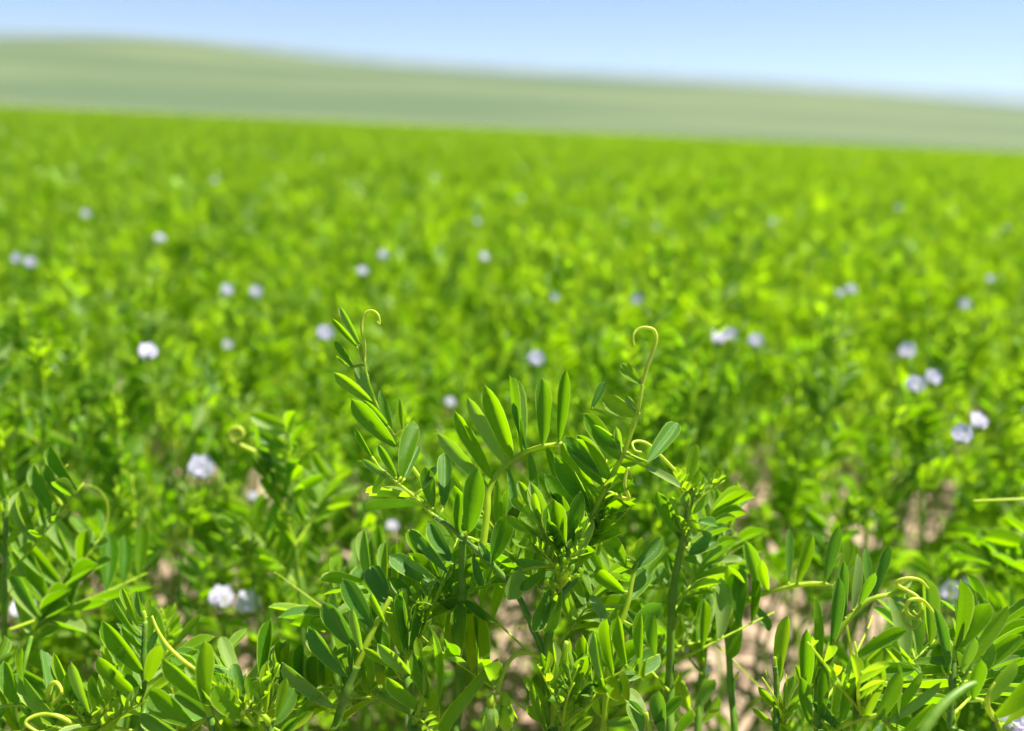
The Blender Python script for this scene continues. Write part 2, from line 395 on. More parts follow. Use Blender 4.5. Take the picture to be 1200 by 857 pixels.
# clods and bits of straw on the soil
def clod(b, c, r, rng):
    ico = [(0, 0, 1), (.894, 0, .447), (.276, .851, .447), (-.724, .526, .447), (-.724, -.526, .447), (.276, -.851, .447),
           (.724, .526, -.447), (-.276, .851, -.447), (-.894, 0, -.447), (-.276, -.851, -.447), (.724, -.526, -.447), (0, 0, -1)]
    fs = [(0, 1, 2), (0, 2, 3), (0, 3, 4), (0, 4, 5), (0, 5, 1), (1, 6, 2), (2, 7, 3), (3, 8, 4), (4, 9, 5), (5, 10, 1), (6, 7, 2), (7, 8, 3), (8, 9, 4), (9, 10, 5), (10, 6, 1)]
    q = len(b.v); rx, ry, rz = rng.uniform(.8, 1.3), rng.uniform(.7, 1.1), rng.uniform(.4, .75)
    for p in ico:
        k = r*rng.uniform(0.75, 1.15); b.v.append(c + Vector((p[0]*k*rx, p[1]*k*ry, p[2]*k*rz))); b.uv.append((0, 0)); b.r.append(0)
    for f in fs: b.f.append(tuple(q+i for i in f)); b.m.append(0)
b = MB(); rng = random.Random(3)
for _ in range(5200):
    y = 0.1 + 3.2*rng.random()**1.4; x = rng.uniform(-1, 1)*(0.25+0.75*y); r = 0.0012 + 0.008*rng.random()**5
    if rng.random() < 0.6: r = rng.uniform(0.0008, 0.003)
    clod(b, Vector((x, y, ground_z(x, y)+r*0.2)), r, rng)
tag(link('soil_clods', b.mesh('soil_clods', [M_CLOD], False)), 'small clods and crumbs of dry brown soil', kind='stuff')
b = MB()
for _ in range(420):
    y = 0.1 + 2.4*rng.random(); x = rng.uniform(-1, 1)*(0.25+0.75*y); a = rng.uniform(0, 3.14); l = rng.uniform(.01, .04)
    p = Vector((x, y, ground_z(x, y)+0.002)); b.tube([p, p+Vector((math.cos(a)*l, math.sin(a)*l, rng.uniform(0, .004)))], rng.uniform(.0004, .0011), 4)
tag(link('straw_litter', b.mesh('straw_litter', [M_STRAW])), 'short bits of dry straw scattered on the soil', kind='stuff')

# far hill of pale green crop, its skyline falling to the right
def hill_material():
    m, nt, out = new_mat('pale_crop_hill')
    tc = N(nt, 'ShaderNodeTexCoord')
    mp = N(nt, 'ShaderNodeMapping'); mp.inputs['Scale'].default_value = (0.004, 0.014, 0.09); mp.inputs['Rotation'].default_value = (0, 0, 0.12)
    nt.links.new(tc.outputs['Object'], mp.inputs[0])
    n1 = N(nt, 'ShaderNodeTexNoise'); n1.inputs['Scale'].default_value = 1.0; n1.inputs['Detail'].default_value = 4; nt.links.new(mp.outputs[0], n1.inputs[0])
    mp2 = N(nt, 'ShaderNodeMapping'); mp2.inputs['Scale'].default_value = (0.02, 0.35, 0.35); mp2.inputs['Rotation'].default_value = (0, 0, -0.05)
    nt.links.new(tc.outputs['Object'], mp2.inputs[0])
    n2 = N(nt, 'ShaderNodeTexNoise'); n2.inputs['Scale'].default_value = 1.0; n2.inputs['Detail'].default_value = 6; nt.links.new(mp2.outputs[0], n2.inputs[0])
    n3 = N(nt, 'ShaderNodeTexNoise'); n3.inputs['Scale'].default_value = 0.25; n3.inputs['Detail'].default_value = 3; nt.links.new(tc.outputs['Object'], n3.inputs[0])
    f = N(nt, 'ShaderNodeMapRange'); f.inputs[1].default_value = 0.40; f.inputs[2].default_value = 0.58; nt.links.new(n1.outputs[0], f.inputs[0])
    c = mixc(nt, f.outputs[0], (0.078, 0.118, 0.060), (0.130, 0.165, 0.080))
    c = mixc(nt, mth(nt, 'MULTIPLY', n2.outputs[0], 0.5), c, (0.105, 0.125, 0.06))
    c = mixc(nt, mth(nt, 'MULTIPLY', n3.outputs[0], 0.35), c, (0.06, 0.10, 0.04))
    b = N(nt, 'ShaderNodeBsdfPrincipled'); nt.links.new(c, b.inputs[0]); b.inputs['Roughness'].default_value = 0.9; b.inputs['Specular IOR Level'].default_value = 0.1
    nt.links.new(b.outputs[0], out.inputs[0]); return m
HY = 620.0
def skyline(u):     # tangent of the hill's elevation above eye level against x/y
    pts = [(-1.6, .022), (-.87, .0406), (-.678, .0577), (-.582, .0654), (-.511, .0693), (-.44, .0723), (-.369, .0709), (-.299, .065), (-.228, .0591), (-.157, .055), (-.015, .0522), (.175, .0513), (.365, .0496), (.461, .0465), (.557, .0425), (.75, .033), (1.6, .02)]
    for (a, p), (b_, q) in zip(pts, pts[1:]):
        if a <= u <= b_:
            t = (u-a)/(b_-a); return p+(q-p)*t
    return pts[0][1] if u < 0 else pts[-1][1]
def hill_z(x, y):
    top = skyline(x/HY)*HY; t = (y-150)/(HY-150)
    if t <= 1: s = max(0, t)**1.28
    else: s = max(0, math.cos(min(1, (t-1)/1.6)*math.pi/2))
    return -9.6 + (top+9.6)*s + 1.6*noise.noise(Vector((x*0.006, y*0.006, 1)))*math.sin(math.pi*min(1, max(0, t)))
tag(link('hill', grid_mesh('hill', [i*20-1100 for i in range(111)], [150+i*12 for i in range(105)], hill_z, hill_material())), 'broad hill under pale green crop beyond the lentil field', kind='structure')
# distant blue ridge
def ridge_z(x, y):
    u = x/12500; top = (0.0590 + 0.020/(1+math.exp((u+0.22)*12)) + 0.0015*noise.noise(Vector((u*9, 0, 7))) + 0.004*math.exp(-((u-.1)/.3)**2) - 0.006*max(0, u-.3) - 0.03*max(0, -.48-u))*12500
    t = (y-10500)/2000
    return -9.3 + (top+9.3)*(math.sin(min(1, t)*math.pi/2) if t < 1 else math.cos(min(1, (t-1)/1.2)*math.pi/2))
M_RIDGE = simple_mat('far_ridge_grassland', (0.060, 0.095, 0.075), 0.95, 0, None, 0.002, (0.09, 0.12, 0.09))
tag(link('distant_ridge', grid_mesh('distant_ridge', [i*300-13500 for i in range(91)], [10500+i*200 for i in range(20)], ridge_z, M_RIDGE)), 'far blue ridge just showing over the pale hill', kind='structure')

# ---------------------------------------------------------------- flowers
def petal_grid(kind, nx=6, ny=6):
    vs, uv, fs = [], [], []
    for i in range(nx+1):
        t = i/nx
        for j in range(ny+1):
            s = -1+2*j/ny
            if kind == 'banner':     # broad rounded standard, notched at the top and bent back
                w = 0.52*math.sin(math.pi*(0.10+0.86*t**0.9))**0.55 if i < nx else 0.30
                x = t*(1-0.10*(1-abs(s))**2*(t > .8)); vs.append(Vector((x*1.05, s*w*1.15, 0.22*t*t - 0.16*s*s*w + 0.04*math.sin(5*s+6*t))))
            elif kind == 'wing':
                w = 0.22*math.sin(math.pi*(0.06+0.88*t))**0.6
                vs.append(Vector((t*0.72, s*w, 0.16*math.sin(math.pi*t) + 0.12*s*s)))
            else:
                w = 0.15*math.sin(math.pi*(0.06+0.88*t))**0.7
                vs.append(Vector((t*0.6, s*w, 0.18*abs(s) - 0.25*t*(1-t))))
            uv.append((t, s))
    for i in range(nx):
        for j in range(ny):
            a = i*(ny+1)+j; fs.append((a, a+ny+1, a+ny+2, a+1))
    return vs, fs, uv
def petal_mesh(kind, veins):
    b = MB(); b.leaflet(Matrix.Identity(4), petal_grid(kind), veins); return b.mesh('petal', [M_PETAL])
PETALS = [(petal_mesh('banner', 1.0), Matrix.Rotation(R(-62), 4, 'Y')),
          (petal_mesh('wing', 0.2), Matrix.Rotation(R(32), 4, 'Z') @ Matrix.Rotation(R(70), 4, 'X') @ Matrix.Rotation(R(-12), 4, 'Y')),
          (petal_mesh('wing', 0.2), Matrix.Rotation(R(-32), 4, 'Z') @ Matrix.Rotation(R(-70), 4, 'X') @ Matrix.Rotation(R(-12), 4, 'Y')),
          (petal_mesh('keel', 0.4), Matrix.Rotation(R(8), 4, 'Y'))]
SEPAL = leaflet_template(4, 2, 0.8, 0.25, 0.16, 0, 0.9)
def calyx(b, M, size, spread_=-16):
    """five narrow pointed sepals round the base of a flower that opens along +X of M"""
    for k in range(5):
        m = M @ Matrix.Rotation(k*1.2566+0.6, 4, 'X') @ Matrix.Translation((-size*0.1, 0, size*0.10)) @ Matrix.Rotation(R(spread_), 4, 'Y') @ Matrix.Scale(size*0.62, 4)
        b.leaflet(m, SEPAL, 0.4+k*0.1, 1)
    c = [M @ Vector((x*size, 0, 0)) for x in (-0.28, -0.15, 0.0, 0.12)]
    b.tube(c, [size*0.05, size*0.13, size*0.15, size*0.10], 6, 0.3, 0)
def add_flower(parent, inv, root, pos, facing, size=0.0068, rng=random):
    """a flower on its own thin stalk: stalk and calyx, with four petals under it"""
    fdir = facing.normalized(); M = Matrix.Translation(pos) @ frame(fdir, Vector((0, 0, 1)))
    b = MB(); back = pos - fdir*size*0.28
    mid = root.lerp(back, 0.5) + Vector((rng.uniform(-.004, .004), rng.uniform(-.004, .004), 0.008))
    line = smooth_line([root, mid, back - fdir*0.003 + Vector((0, 0, 0.002)), back], 4)
    b.tube([inv @ p for p in line], 0.00035, 4)
    calyx(b, inv @ M, size)
    o = link('flower', b.mesh('flower', [M_STEM, M_YOUNG]), parent)
    for me, m in PETALS:
        link('petal', me, o, inv @ M @ m @ Matrix.Scale(size, 4))
    return o
def add_bud(parent, inv, root, pos, facing, size=0.007):
    """a closed hanging bud: swollen base, pointed sepals, pale petal tips inside"""
    fdir = facing.normalized(); M = inv @ (Matrix.Translation(pos) @ frame(fdir, Vector((0, -1, 0.2))))
    b = MB()
    calyx(b, M, size*1.3, -5)
    b.tube([M @ Vector((x*size, 0, 0)) for x in (0, .2, .5, .8, 1.0)], [size*k for k in (.15, .26, .28, .20, .04)], 8, 0.9, 1)
    b.tube(smooth_line([inv @ root, (inv @ root).lerp(inv @ pos, .5)+Vector((0, 0, 0.001)), M @ Vector((-size*.35, 0, 0))], 3), 0.0004, 5)
    b.hairs([M @ Vector((x*size, 0, 0)) for x in (0, .3, .6, .9)], size*0.26, 70 if size > .004 else 8, 0.0009 if size > .004 else .0003, 3)
    return link('flower_bud', b.mesh('flower_bud', [M_RACHIS, M_YOUNG, M_PETAL, M_HAIR]), parent)

# ---------------------------------------------------------------- the sharp plants in front
FLOWERS = [(20, 308), (36, 313), (101, 254), (266, 345), (300, 348), (449, 303), (381, 398), (175, 420), (267, 408, .2, .8), (628, 428), (842, 402), (854, 399), (884, 406), (984, 347, 0, .7), (997, 344),
           (1062, 418), (1071, 459), (1093, 450), (1126, 517), (1148, 502), (236, 559, .22, 1.3), (610, 235, 0, .8), (770, 268, 0, .7), (425, 322, 0, .9), (560, 262, 0, .8), (905, 262, 0, .8), (1180, 268, 0, .7), (650, 352, 0, .7), (1160, 330, 0, .8), (297, 586, .17, .65), (258, 711, .18, 1.2), (291, 718, .18, 1.25), (28, 723, .19, 1.1), (460, 622, .17, .7), (1110, 702, .17, 1.3), (1131, 704, .17, 1.3),  # some small faint flowers here are added to give pale glints mid-field
           (830, 790, .08, .9), (568, 722, .05, .9), (746, 356), (188, 283), (252, 214), (1052, 246), (568, 305), (510, 210), (1130, 362), (528, 476, .2, .8), (320, 578, .1, .9)]
SOIL_GAPS = [(1078, 615, 24, 32), (1000, 737, 40, 28), (880, 800, 52, 54), (930, 728, 36, 20), (612, 740, 24, 36), (195, 682, 18, 20), (182, 530, 13, 13), (290, 776, 20, 18),
             (600, 812, 22, 26), (1020, 640, 12, 14), (108, 708, 10, 14), (1000, 560, 9, 12)]
def off_soil(p):
    q = to_px(p)
    return not any(((q[0]-a)/c)**2 + ((q[1]-b_)/d)**2 < 1 for a, b_, c, d in SOIL_GAPS)

TOCAM = (CM.to_3x3() @ Vector((0, 0, 1))).normalized()
ALL_PLANTS = []          # (empty, inverse, world stem points)
hr = random.Random(77)
def hero(label, base, stems, leaves, extra=(), rosettes=()):
    base = Vector(base); base.z = ground_z(base.x, base.y)
    e = link('lentil_plant', None); e.location = base; tag(e, label, 'lentil plant', GROUP)
    inv = Matrix.Translation(-base); pts_all = []
    b = MB()
    for pts, r0, r1, down in stems:
        w = [P(*p) for p in pts]
        if down:
            last = w[0]; w = [base + Vector((hr.uniform(-.004, .004), hr.uniform(-.004, .004), -0.003)), base.lerp(last, 0.5) + Vector((hr.uniform(-.006, .006), hr.uniform(-.006, .006), 0.01))] + w
        w = smooth_line(w, 6); pts_all += w
        k = len(w); rs = [(r0+(r1-r0)*i/(k-1))*(1.32 if i % 6 == 0 and 0 < i < k-1 else 1.0) for i in range(k)]     # swollen at each joint
        b.tube([inv @ p for p in w], rs, 8)
        for i in range(12, k-2, 6):            # a pair of tiny pointed stipules clasping each joint
            d = (w[i+1]-w[i-1]).normalized()
            for sg in (-1, 1):
                o_ = (d.orthogonal().normalized()); o_.rotate(Matrix.Rotation(i*1.3 + (0 if sg < 0 else 2.4), 3, d))
                b.leaflet(inv @ Matrix.Translation(w[i]+o_*rs[i]*.7) @ frame(d*1.1+o_*.5, o_) @ Matrix.Scale(.0042, 4), MID[0], .6, 2)
        b.hairs([inv @ p for p in w], (r0+r1)/2, 60*len(pts), 0.0006, 1, hr)
    link('stem', b.mesh('stem', [M_STEM, M_HAIR, M_YOUNG]), e)
    for lf in leaves:
        w = smooth_line([P(*p) for p in lf['r']], 6); n = len(w)
        r0 = lf.get('w', 0.0007); b = MB()
        b.tube([inv @ p for p in w], [r0*(1-0.45*i/n) for i in range(n)], 8)
        b.hairs([inv @ p for p in w], r0*0.7, 26*len(lf['r']), 0.00055, 1, hr)
        pw = [to_px(p) for p in w]
        put = []
        for q in lf['l']:
            bx, by, tx, ty, wd = q[:5]; op = q[5] if len(q) > 5 else ''
            i = min(range(n), key=lambda i: (pw[i][0]-bx)**2+(pw[i][1]-by)**2)
            d = pw[i][2]; B = P(bx, by, d)
            lp = math.hypot(tx-bx, ty-by)
            dd = hr.uniform(-.25, .25)
            if 'p' in op: dd = hr.uniform(.5, .8)
            if 't' in op: dd = -hr.uniform(.25, .5)
            T = P(tx, ty, d + dd*lp/F*d)
            k = hr.uniform(-.25, .35)
            if 'p' in op: k = hr.uniform(.7, 1.1)
            if 't' in op: k = -hr.uniform(.1, .4)
            z = TOCAM + Vector((0, 0, k)) + Vector((hr.uniform(-.25, .25), 0, 0))
            L = (T-B).length; W = wd*0.78/F*d
            Fm = frame(T-B, z); c = abs((Fm.to_3x3() @ Vector((0, 0, 1))).dot(TOCAM))
            wfull = W/0.29/max(0.75, min(1, c))
            if wd < 0.19*lp:         # shown nearly edge on
                wfull = max(wfull, 0.8*L); a = math.acos(min(1, W/(wfull*0.29)))*hr.choice((-1, 1)); Fm = Fm @ Matrix.Rotation(a, 4, 'X')
            v = 2 if 'F' in op else 4 if 'V' in op else hr.choice((0, 0, 1, 3, 5, 1))
            mat = M_YOUNG if 'y' in op else M_PALE if 'g' in op else M_LEAF
            put.append((LEAFLET[mat.name][v], inv @ Matrix.Translation(B) @ Fm @ Matrix.Diagonal((L, wfull, wfull, 1))))
            if (w[i]-B).length > 0.0004: b.tube([inv @ w[i], inv @ w[i].lerp(B, .6)+Vector((0, 0, .0002)), inv @ (B + (T-B)*0.03)], 0.00035, 5)
        o = link('leaf', b.mesh('leaf', [M_RACHIS, M_HAIR]), e)
        for me, m in put: link('leaflet', me, o, m)
        for td in lf.get('t', ()):
            w = smooth_line([P(*p) for p in td], 8); b = MB(); n = len(w)
            r1 = lf.get('tw', 0.00045)
            b.tube([inv @ p for p in w], [r1*(1-0.5*(i/n)**2) for i in range(n)], 7)
            link('tendril', b.mesh('tendril', [M_TEND]), o)
    for px, py, d, dx, dy, dd, sc, young in extra:      # further whole leaves: from a pixel towards (dx, dy)
        p = P(px, py, d); x = P(px+dx, py+dy, d+dd) - p
        put_leaf(e, inv @ (Matrix.Translation(p) @ frame(x, Vector((0, 0, 1)) + TOCAM*hr.uniform(-.2, .6)) @ Matrix.Scale(sc, 4)), young, hr.randrange(len(YOUNG if young else LEAVES)), off_soil)
    for px, py, d, sc, n in rosettes:
        for k in range(n):
            a = R(90 + hr.uniform(-75, 75)); x = Vector((math.cos(a)*0.8, hr.uniform(-.6, .6), math.sin(a)))
            put_leaf(e, inv @ (Matrix.Translation(P(px, py, d)) @ frame(x, Vector((-x.x, -x.y, 0.4))) @ Matrix.Scale(sc*hr.uniform(.7, 1.15), 4)), True, hr.randrange(len(YOUNG)), off_soil)
    ALL_PLANTS.append((e, inv, pts_all)); return e, inv
def put_leaf(e, m, young, k, keep=None):
    lf = (YOUNG if young else LEAVES)[k]
    lf_obj = link('leaf', (YOUNG_RACHIS if young else LEAF_RACHIS)[k], e, m)
    W = e.matrix_basis @ m if keep else None
    ms = LEAFLET[(M_YOUNG if young else M_LEAF).name]
    for lm, r in lf[1]:
        if keep and not all(keep(W @ lm @ Vector((t, 0, 0))) for t in (0.05, 0.5, 0.95)): continue
        link('leaflet', ms[int(r*89) % len(ms)], lf_obj, lm)
    if not young and len(lf[2]) > 11: link('tendril', LEAF_TENDRIL[k], lf_obj)
    return lf_obj

# 1. the tall plant in the middle
A = .205
e1, i1 = hero('tall sharp lentil plant in the middle with hooked tendril and arching leaf branch',
  (0.020, 0.235, 0),
  [([(652, 905, .204), (641, 850, .205), (640, 770, .205), (651, 705, .203), (656, 655, .203)], .0015, .0009, True),
   ([(536, 905, .216), (538, 816, .214), (541, 700, .211), (542, 634, .207)], .0014, .0009, True),
   ([(640, 775, .205), (625, 737, .205), (604, 693, .206), (574, 659, .206), (540, 628, .206), (508, 604, .205)], .0008, .0006, False),
   ([(654, 700, .203), (672, 680, .204), (684, 645, .205), (690, 612, .205)], .0009, .0007, False)],
  [dict(r=[(540, 628, .206), (508, 604, .205), (485, 582, .204), (462, 563, .203), (444, 548, .203)], w=.00055, l=[
      (470, 561, 484, 488, 26, ''), (474, 562, 492, 522, 12, 'pg'), (460, 563, 424, 537, 11, 't'), (465, 560, 441, 520, 13, ''),
      (436, 536, 416, 500, 9, 'Vt'), (500, 588, 426, 571, 12, 'yp'), (503, 594, 424, 592, 12, 'yp'), (486, 583, 430, 578, 8, 'yp'), (508, 596, 499, 545, 22, ''),
      (519, 598, 520, 527, 19, 'pg'), (494, 574, 512, 546, 12, 'g'), (549, 624, 558, 548, 30, 't'), (537, 628, 537, 574, 14, 'F'), (561, 634, 575, 660, 12, 'g'),
      (578, 657, 594, 601, 30, 'F'), (555, 648, 566, 690, 14, 'g'), (448, 550, 414, 540, 9, 'y'), (452, 552, 437, 580, 12, 'y')]),
   dict(r=[(510, 604, .206), (498, 570, .207), (478, 540, .207), (462, 512, .206), (448, 488, .206), (436, 462, .205), (430, 440, .205), (427, 424, .204)], w=.0005, l=[
      (422, 405, 396, 358, 11, ''), (419, 407, 388, 373, 9, 't'), (414, 431, 391, 399, 11, ''), (411, 432, 394, 413, 6, 't'), (437, 473, 389, 437, 17, 't'),
      (464, 524, 412, 464, 26, 't'), (442, 480, 414, 426, 18, ''), (461, 512, 443, 455, 12, ''), (472, 505, 468, 466, 9, ''), (455, 500, 425, 470, 14, 't')],
      t=[[(427, 424, .204), (427, 404, .204), (424, 384, .204), (427, 369, .204), (435, 364, .204), (443, 369, .203), (445, 380, .203), (442, 377, .2025)]], tw=.0004),
   dict(r=[(566, 640, .208), (571, 600, .209), (573, 575, .21), (586, 552, .211), (606, 535, .212), (632, 524, .213), (659, 520, .214)], w=.0009, l=[
      (577, 562, 530, 481, 21, 't'), (573, 572, 511, 504, 18, 't'), (592, 545, 547, 462, 18, 't'), (600, 538, 566, 451, 26, 't'), (611, 532, 590, 438, 11, 'F'),
      (636, 522, 635, 441, 24, ''), (655, 518, 663, 431, 17, 't'), (617, 529, 600, 470, 12, 'g'), (595, 548, 604, 598, 12, 'g'), (620, 529, 626, 578, 14, ''), (640, 524, 660, 572, 18, ''),
      (582, 562, 586, 622, 16, ''), (560, 606, 532, 560, 16, 't')]),
   dict(r=[(690, 612, .205), (697, 597, .205), (707, 577, .204), (720, 552, .204), (731, 530, .203), (743, 497, .203), (749, 474, .202), (753, 450, .202)], w=.0008, l=[
      (751, 450, 727, 426, 19, 'y'), (746, 488, 706, 465, 26, 'y'), (750, 486, 735, 462, 11, 'g'), (693, 480, 708, 446, 12, 'g'), (732, 526, 692, 492, 23, ''),
      (727, 540, 682, 482, 27, ''), (715, 562, 667, 515, 30, ''), (706, 568, 662, 513, 24, 't'), (698, 598, 657, 554, 26, ''), (691, 602, 649, 535, 26, 't'),
      (757, 543, 796, 491, 20, 'pg'), (754, 546, 794, 576, 13, 'pg'), (738, 532, 756, 541, 3, 'g'), (722, 555, 742, 566, 12, 'y'), (728, 534, 722, 498, 11, 'F')],
      t=[[(753, 450, .202), (758, 432, .202), (766, 410, .202), (769, 396, .202), (766, 387, .202), (757, 384, .2015), (748, 386, .2015), (742, 394, .201), (743, 406, .201)],
         [(710, 575, .204), (736, 585, .202), (732, 568, .201), (735, 551, .201), (738, 549, .201)]], tw=.0005),
   # folded leaves of the leading bud
   dict(r=[(656, 700, .203), (655, 680, .202), (652, 655, .201), (650, 640, .2)], w=.0007, l=[
      (660, 648, 654, 583, 36, 'F'), (646, 648, 620, 563, 24, ''), (641, 642, 611, 604, 18, 'y'), (650, 652, 600, 632, 14, 'yp'), (648, 664, 606, 661, 12, 'gp'),
      (632, 627, 593, 601, 16, 'y'), (618, 602, 597, 584, 11, 'y'), (625, 600, 606, 563, 15, 'y'), (634, 616, 627, 572, 13, 'y'), (632, 640, 642, 600, 14, ''),
      (668, 642, 670, 596, 24, 'F'), (676, 655, 690, 600, 26, ''), (664, 652, 640, 610, 20, 't'), (645, 690, 622, 742, 22, 't'), (655, 690, 640, 745, 26, ''), (610, 668, 598, 704, 26, 't'),
      (636, 655, 620, 620, 14, ''), (640, 668, 606, 690, 16, 't'), (672, 668, 700, 640, 12, 'y'), (664, 655, 680, 575, 22, 't')]),
   # lower folded shoots beside the stem
   dict(r=[(648, 850, .203), (651, 810, .202), (658, 780, .201), (664, 752, .2)], w=.0009, l=[
      (660, 800, 668, 745, 13, 'yF'), (652, 806, 650, 748, 9, 'y'), (668, 812, 690, 760, 20, 't'), (664, 806, 684, 764, 13, ''), (676, 800, 706, 752, 13, ''), (650, 815, 634, 762, 12, 't'), (645, 830, 612, 790, 13, ''), (680, 815, 698, 785, 10, 'y'), (672, 830, 706, 800, 16, 'g'),
      (648, 838, 640, 780, 12, ''), (656, 842, 685, 813, 11, 'y'), (652, 850, 665, 818, 11, 'y'), (662, 855, 697, 818, 10, 'y'), (645, 850, 616, 826, 16, ''), (640, 856, 622, 802, 14, 't'),
      (668, 862, 695, 838, 12, 'y'), (655, 870, 640, 820, 12, ''), (664, 870, 662, 832, 12, 'y')]),
  ],
  extra=[(655, 690, .206, 40, -70, .01, .75, False), (541, 760, .214, -50, -45, .01, .8, False), (646, 790, .207, -55, -40, .012, .7, False), (650, 760, .208, 55, -50, .015, .7, False), (648, 830, .206, 60, -25, .0, .75, False), (644, 850, .207, -60, -20, .0, .7, False), (654, 720, .207, -45, -45, .012, .65, False), (542, 700, .212, 45, -10, .015, .6, False),
         (690, 640, .208, 26, -60, .012, .8, True), (694, 640, .21, 34, -48, .012, .9, True), (700, 650, .21, 20, -64, .0, .9, True)],
  rosettes=[(654, 668, .2, .55, 6), (688, 640, .206, .7, 4), (660, 850, .2, .7, 4)])
B1 = P(633, 770, .204); B2 = P(611, 765, .202); B3 = P(594, 779, .201); B4 = P(583, 812, .2)
b = MB(); b.tube([i1 @ p for p in smooth_line([P(641, 775, .205), B1, B2, B3, B4], 6)], .0005, 7); link('flower_stalk', b.mesh('flower_stalk', [M_TEND]), e1)
add_bud(e1, i1, B4, P(576, 826, .199), P(570, 900, .199)-P(576, 826, .199), .0072)
add_bud(e1, i1, B4, P(592, 824, .201), P(596, 900, .201)-P(592, 824, .201), .0072)
for px, py in ((655, 668), (662, 674), (670, 668), (674, 678), (641, 685), (650, 690), (666, 660), (680, 672)):     # tiny pale buds in the leading shoot
    q = P(px+hr.uniform(-3, 3), py, .197); add_bud(e1, i1, P(656, 690, .2), q, Vector((hr.uniform(-.6, .6), -.3, 1)), .0019)

# 2. the slender plant right of the middle
hero('slender lentil plant right of the hooked tendril, oval leaflets in pairs',
  (0.052, 0.262, 0),
  [([(783, 905, .228), (785, 803, .228), (788, 699, .226), (801, 629, .224), (808, 590, .223), (811, 572, .222)], .0014, .0007, True)],
  [dict(r=[(801, 640, .224), (806, 610, .223), (809, 585, .222), (812, 565, .222)], w=.0006, l=[
      (806, 570, 817, 519, 16, 'y'), (808, 576, 820, 551, 12, 'y'), (799, 578, 799, 553, 10, 'y'), (804, 597, 803, 574, 14, 't'), (811, 603, 832, 579, 13, 'y'),
      (799, 632, 770, 573, 21, 't'), (809, 628, 788, 600, 18, 'y'), (806, 640, 792, 618, 13, 'g'), (817, 612, 843, 614, 14, 'pg'), (822, 622, 836, 633, 12, 'g'), (795, 592, 785, 580, 8, 'y'),
      (806, 650, 838, 640, 20, 'pg'), (800, 655, 820, 660, 14, 'p'), (795, 610, 786, 582, 10, 'y')],
      t=[[(799, 560, .222), (776, 536, .22), (760, 521, .218), (748, 517, .217), (741, 520, .216), (744, 528, .215), (752, 530, .215)]], tw=.00045),
   dict(r=[(700, 905, .207), (708, 848, .207), (713, 782, .207), (722, 745, .208), (735, 710, .209), (741, 680, .21), (748, 655, .211)], w=.0009, l=[
      (733, 665, 704, 625, 25, ''), (739, 668, 778, 629, 22, 'g'), (731, 695, 697, 653, 24, 't'), (738, 704, 760, 670, 22, 'pg'), (716, 735, 692, 698, 16, 'g'), (742, 735, 776, 706, 26, 'g'),
      (712, 750, 723, 724, 13, ''), (711, 782, 693, 735, 22, 't'), (719, 783, 752, 744, 22, ''), (722, 800, 774, 768, 26, 'pg'), (712, 805, 700, 775, 14, 'y'), (708, 826, 744, 812, 12, 'y'),
      (714, 815, 738, 800, 16, 'g'), (704, 850, 745, 840, 16, 'g'), (745, 655, 752, 630, 12, 'y'), (728, 655, 722, 640, 10, 'y'), (735, 715, 760, 740, 18, 'g'), (728, 730, 765, 758, 16, 'g'),
      (703, 840, 690, 800, 14, 'y')]),
   dict(r=[(765, 905, .2), (762, 860, .2), (757, 835, .2)], w=.0008, l=[(776, 862, 774, 805, 24, 'g'), (752, 862, 737, 820, 22, 'g'), (757, 840, 728, 800, 20, 'p'), (790, 862, 812, 830, 18, ''), (766, 850, 800, 815, 16, '')])],
  extra=[(786, 720, .228, 50, -50, .02, .7, False), (786, 760, .23, 45, 10, .02, .7, False), (788, 690, .229, -30, 30, .02, .7, False), (785, 780, .228, 55, -20, .0, .8, False),
         (796, 650, .226, 45, -20, .02, .6, False), (784, 810, .226, -35, -28, .01, .7, False)],
  rosettes=[(808, 590, .223, .55, 5)])
# small plant just behind it on the right
hero('small paler lentil plant behind the slender one, leaning out over bare soil',
  (0.085, 0.30, 0),
  [([(812, 905, .252), (822, 800, .252), (827, 740, .25), (829, 690, .248), (838, 640, .247), (846, 600, .246)], .0014, .0006, True)],
  [dict(r=[(829, 700, .248), (840, 660, .248), (850, 630, .248), (858, 600, .247)], w=.0005, l=[
      (858, 602, 885, 577, 8, 'pg'), (845, 628, 840, 572, 16, ''), (856, 618, 864, 562, 14, 'y'), (845, 650, 852, 620, 18, 'gp'), (832, 668, 815, 620, 16, ''), (841, 690, 868, 655, 18, 't'), (828, 702, 814, 655, 17, 't'),
      (826, 730, 812, 700, 20, 't'), (836, 720, 800, 700, 14, 'g'), (826, 760, 852, 700, 20, 't'), (824, 780, 810, 745, 16, '')]),
   dict(r=[(818, 850, .25), (806, 825, .248), (800, 800, .246)], w=.0006, l=[(806, 832, 790, 790, 22, 'y'), (812, 838, 838, 792, 18, ''), (820, 848, 845, 815, 16, 'y'), (815, 850, 780, 835, 16, 't')])],
  extra=[(828, 700, .25, 30, -35, .02, .6, False), (822, 790, .25, -50, -40, .02, .7, False), (823, 740, .252, 30, 40, .0, .6, False)])

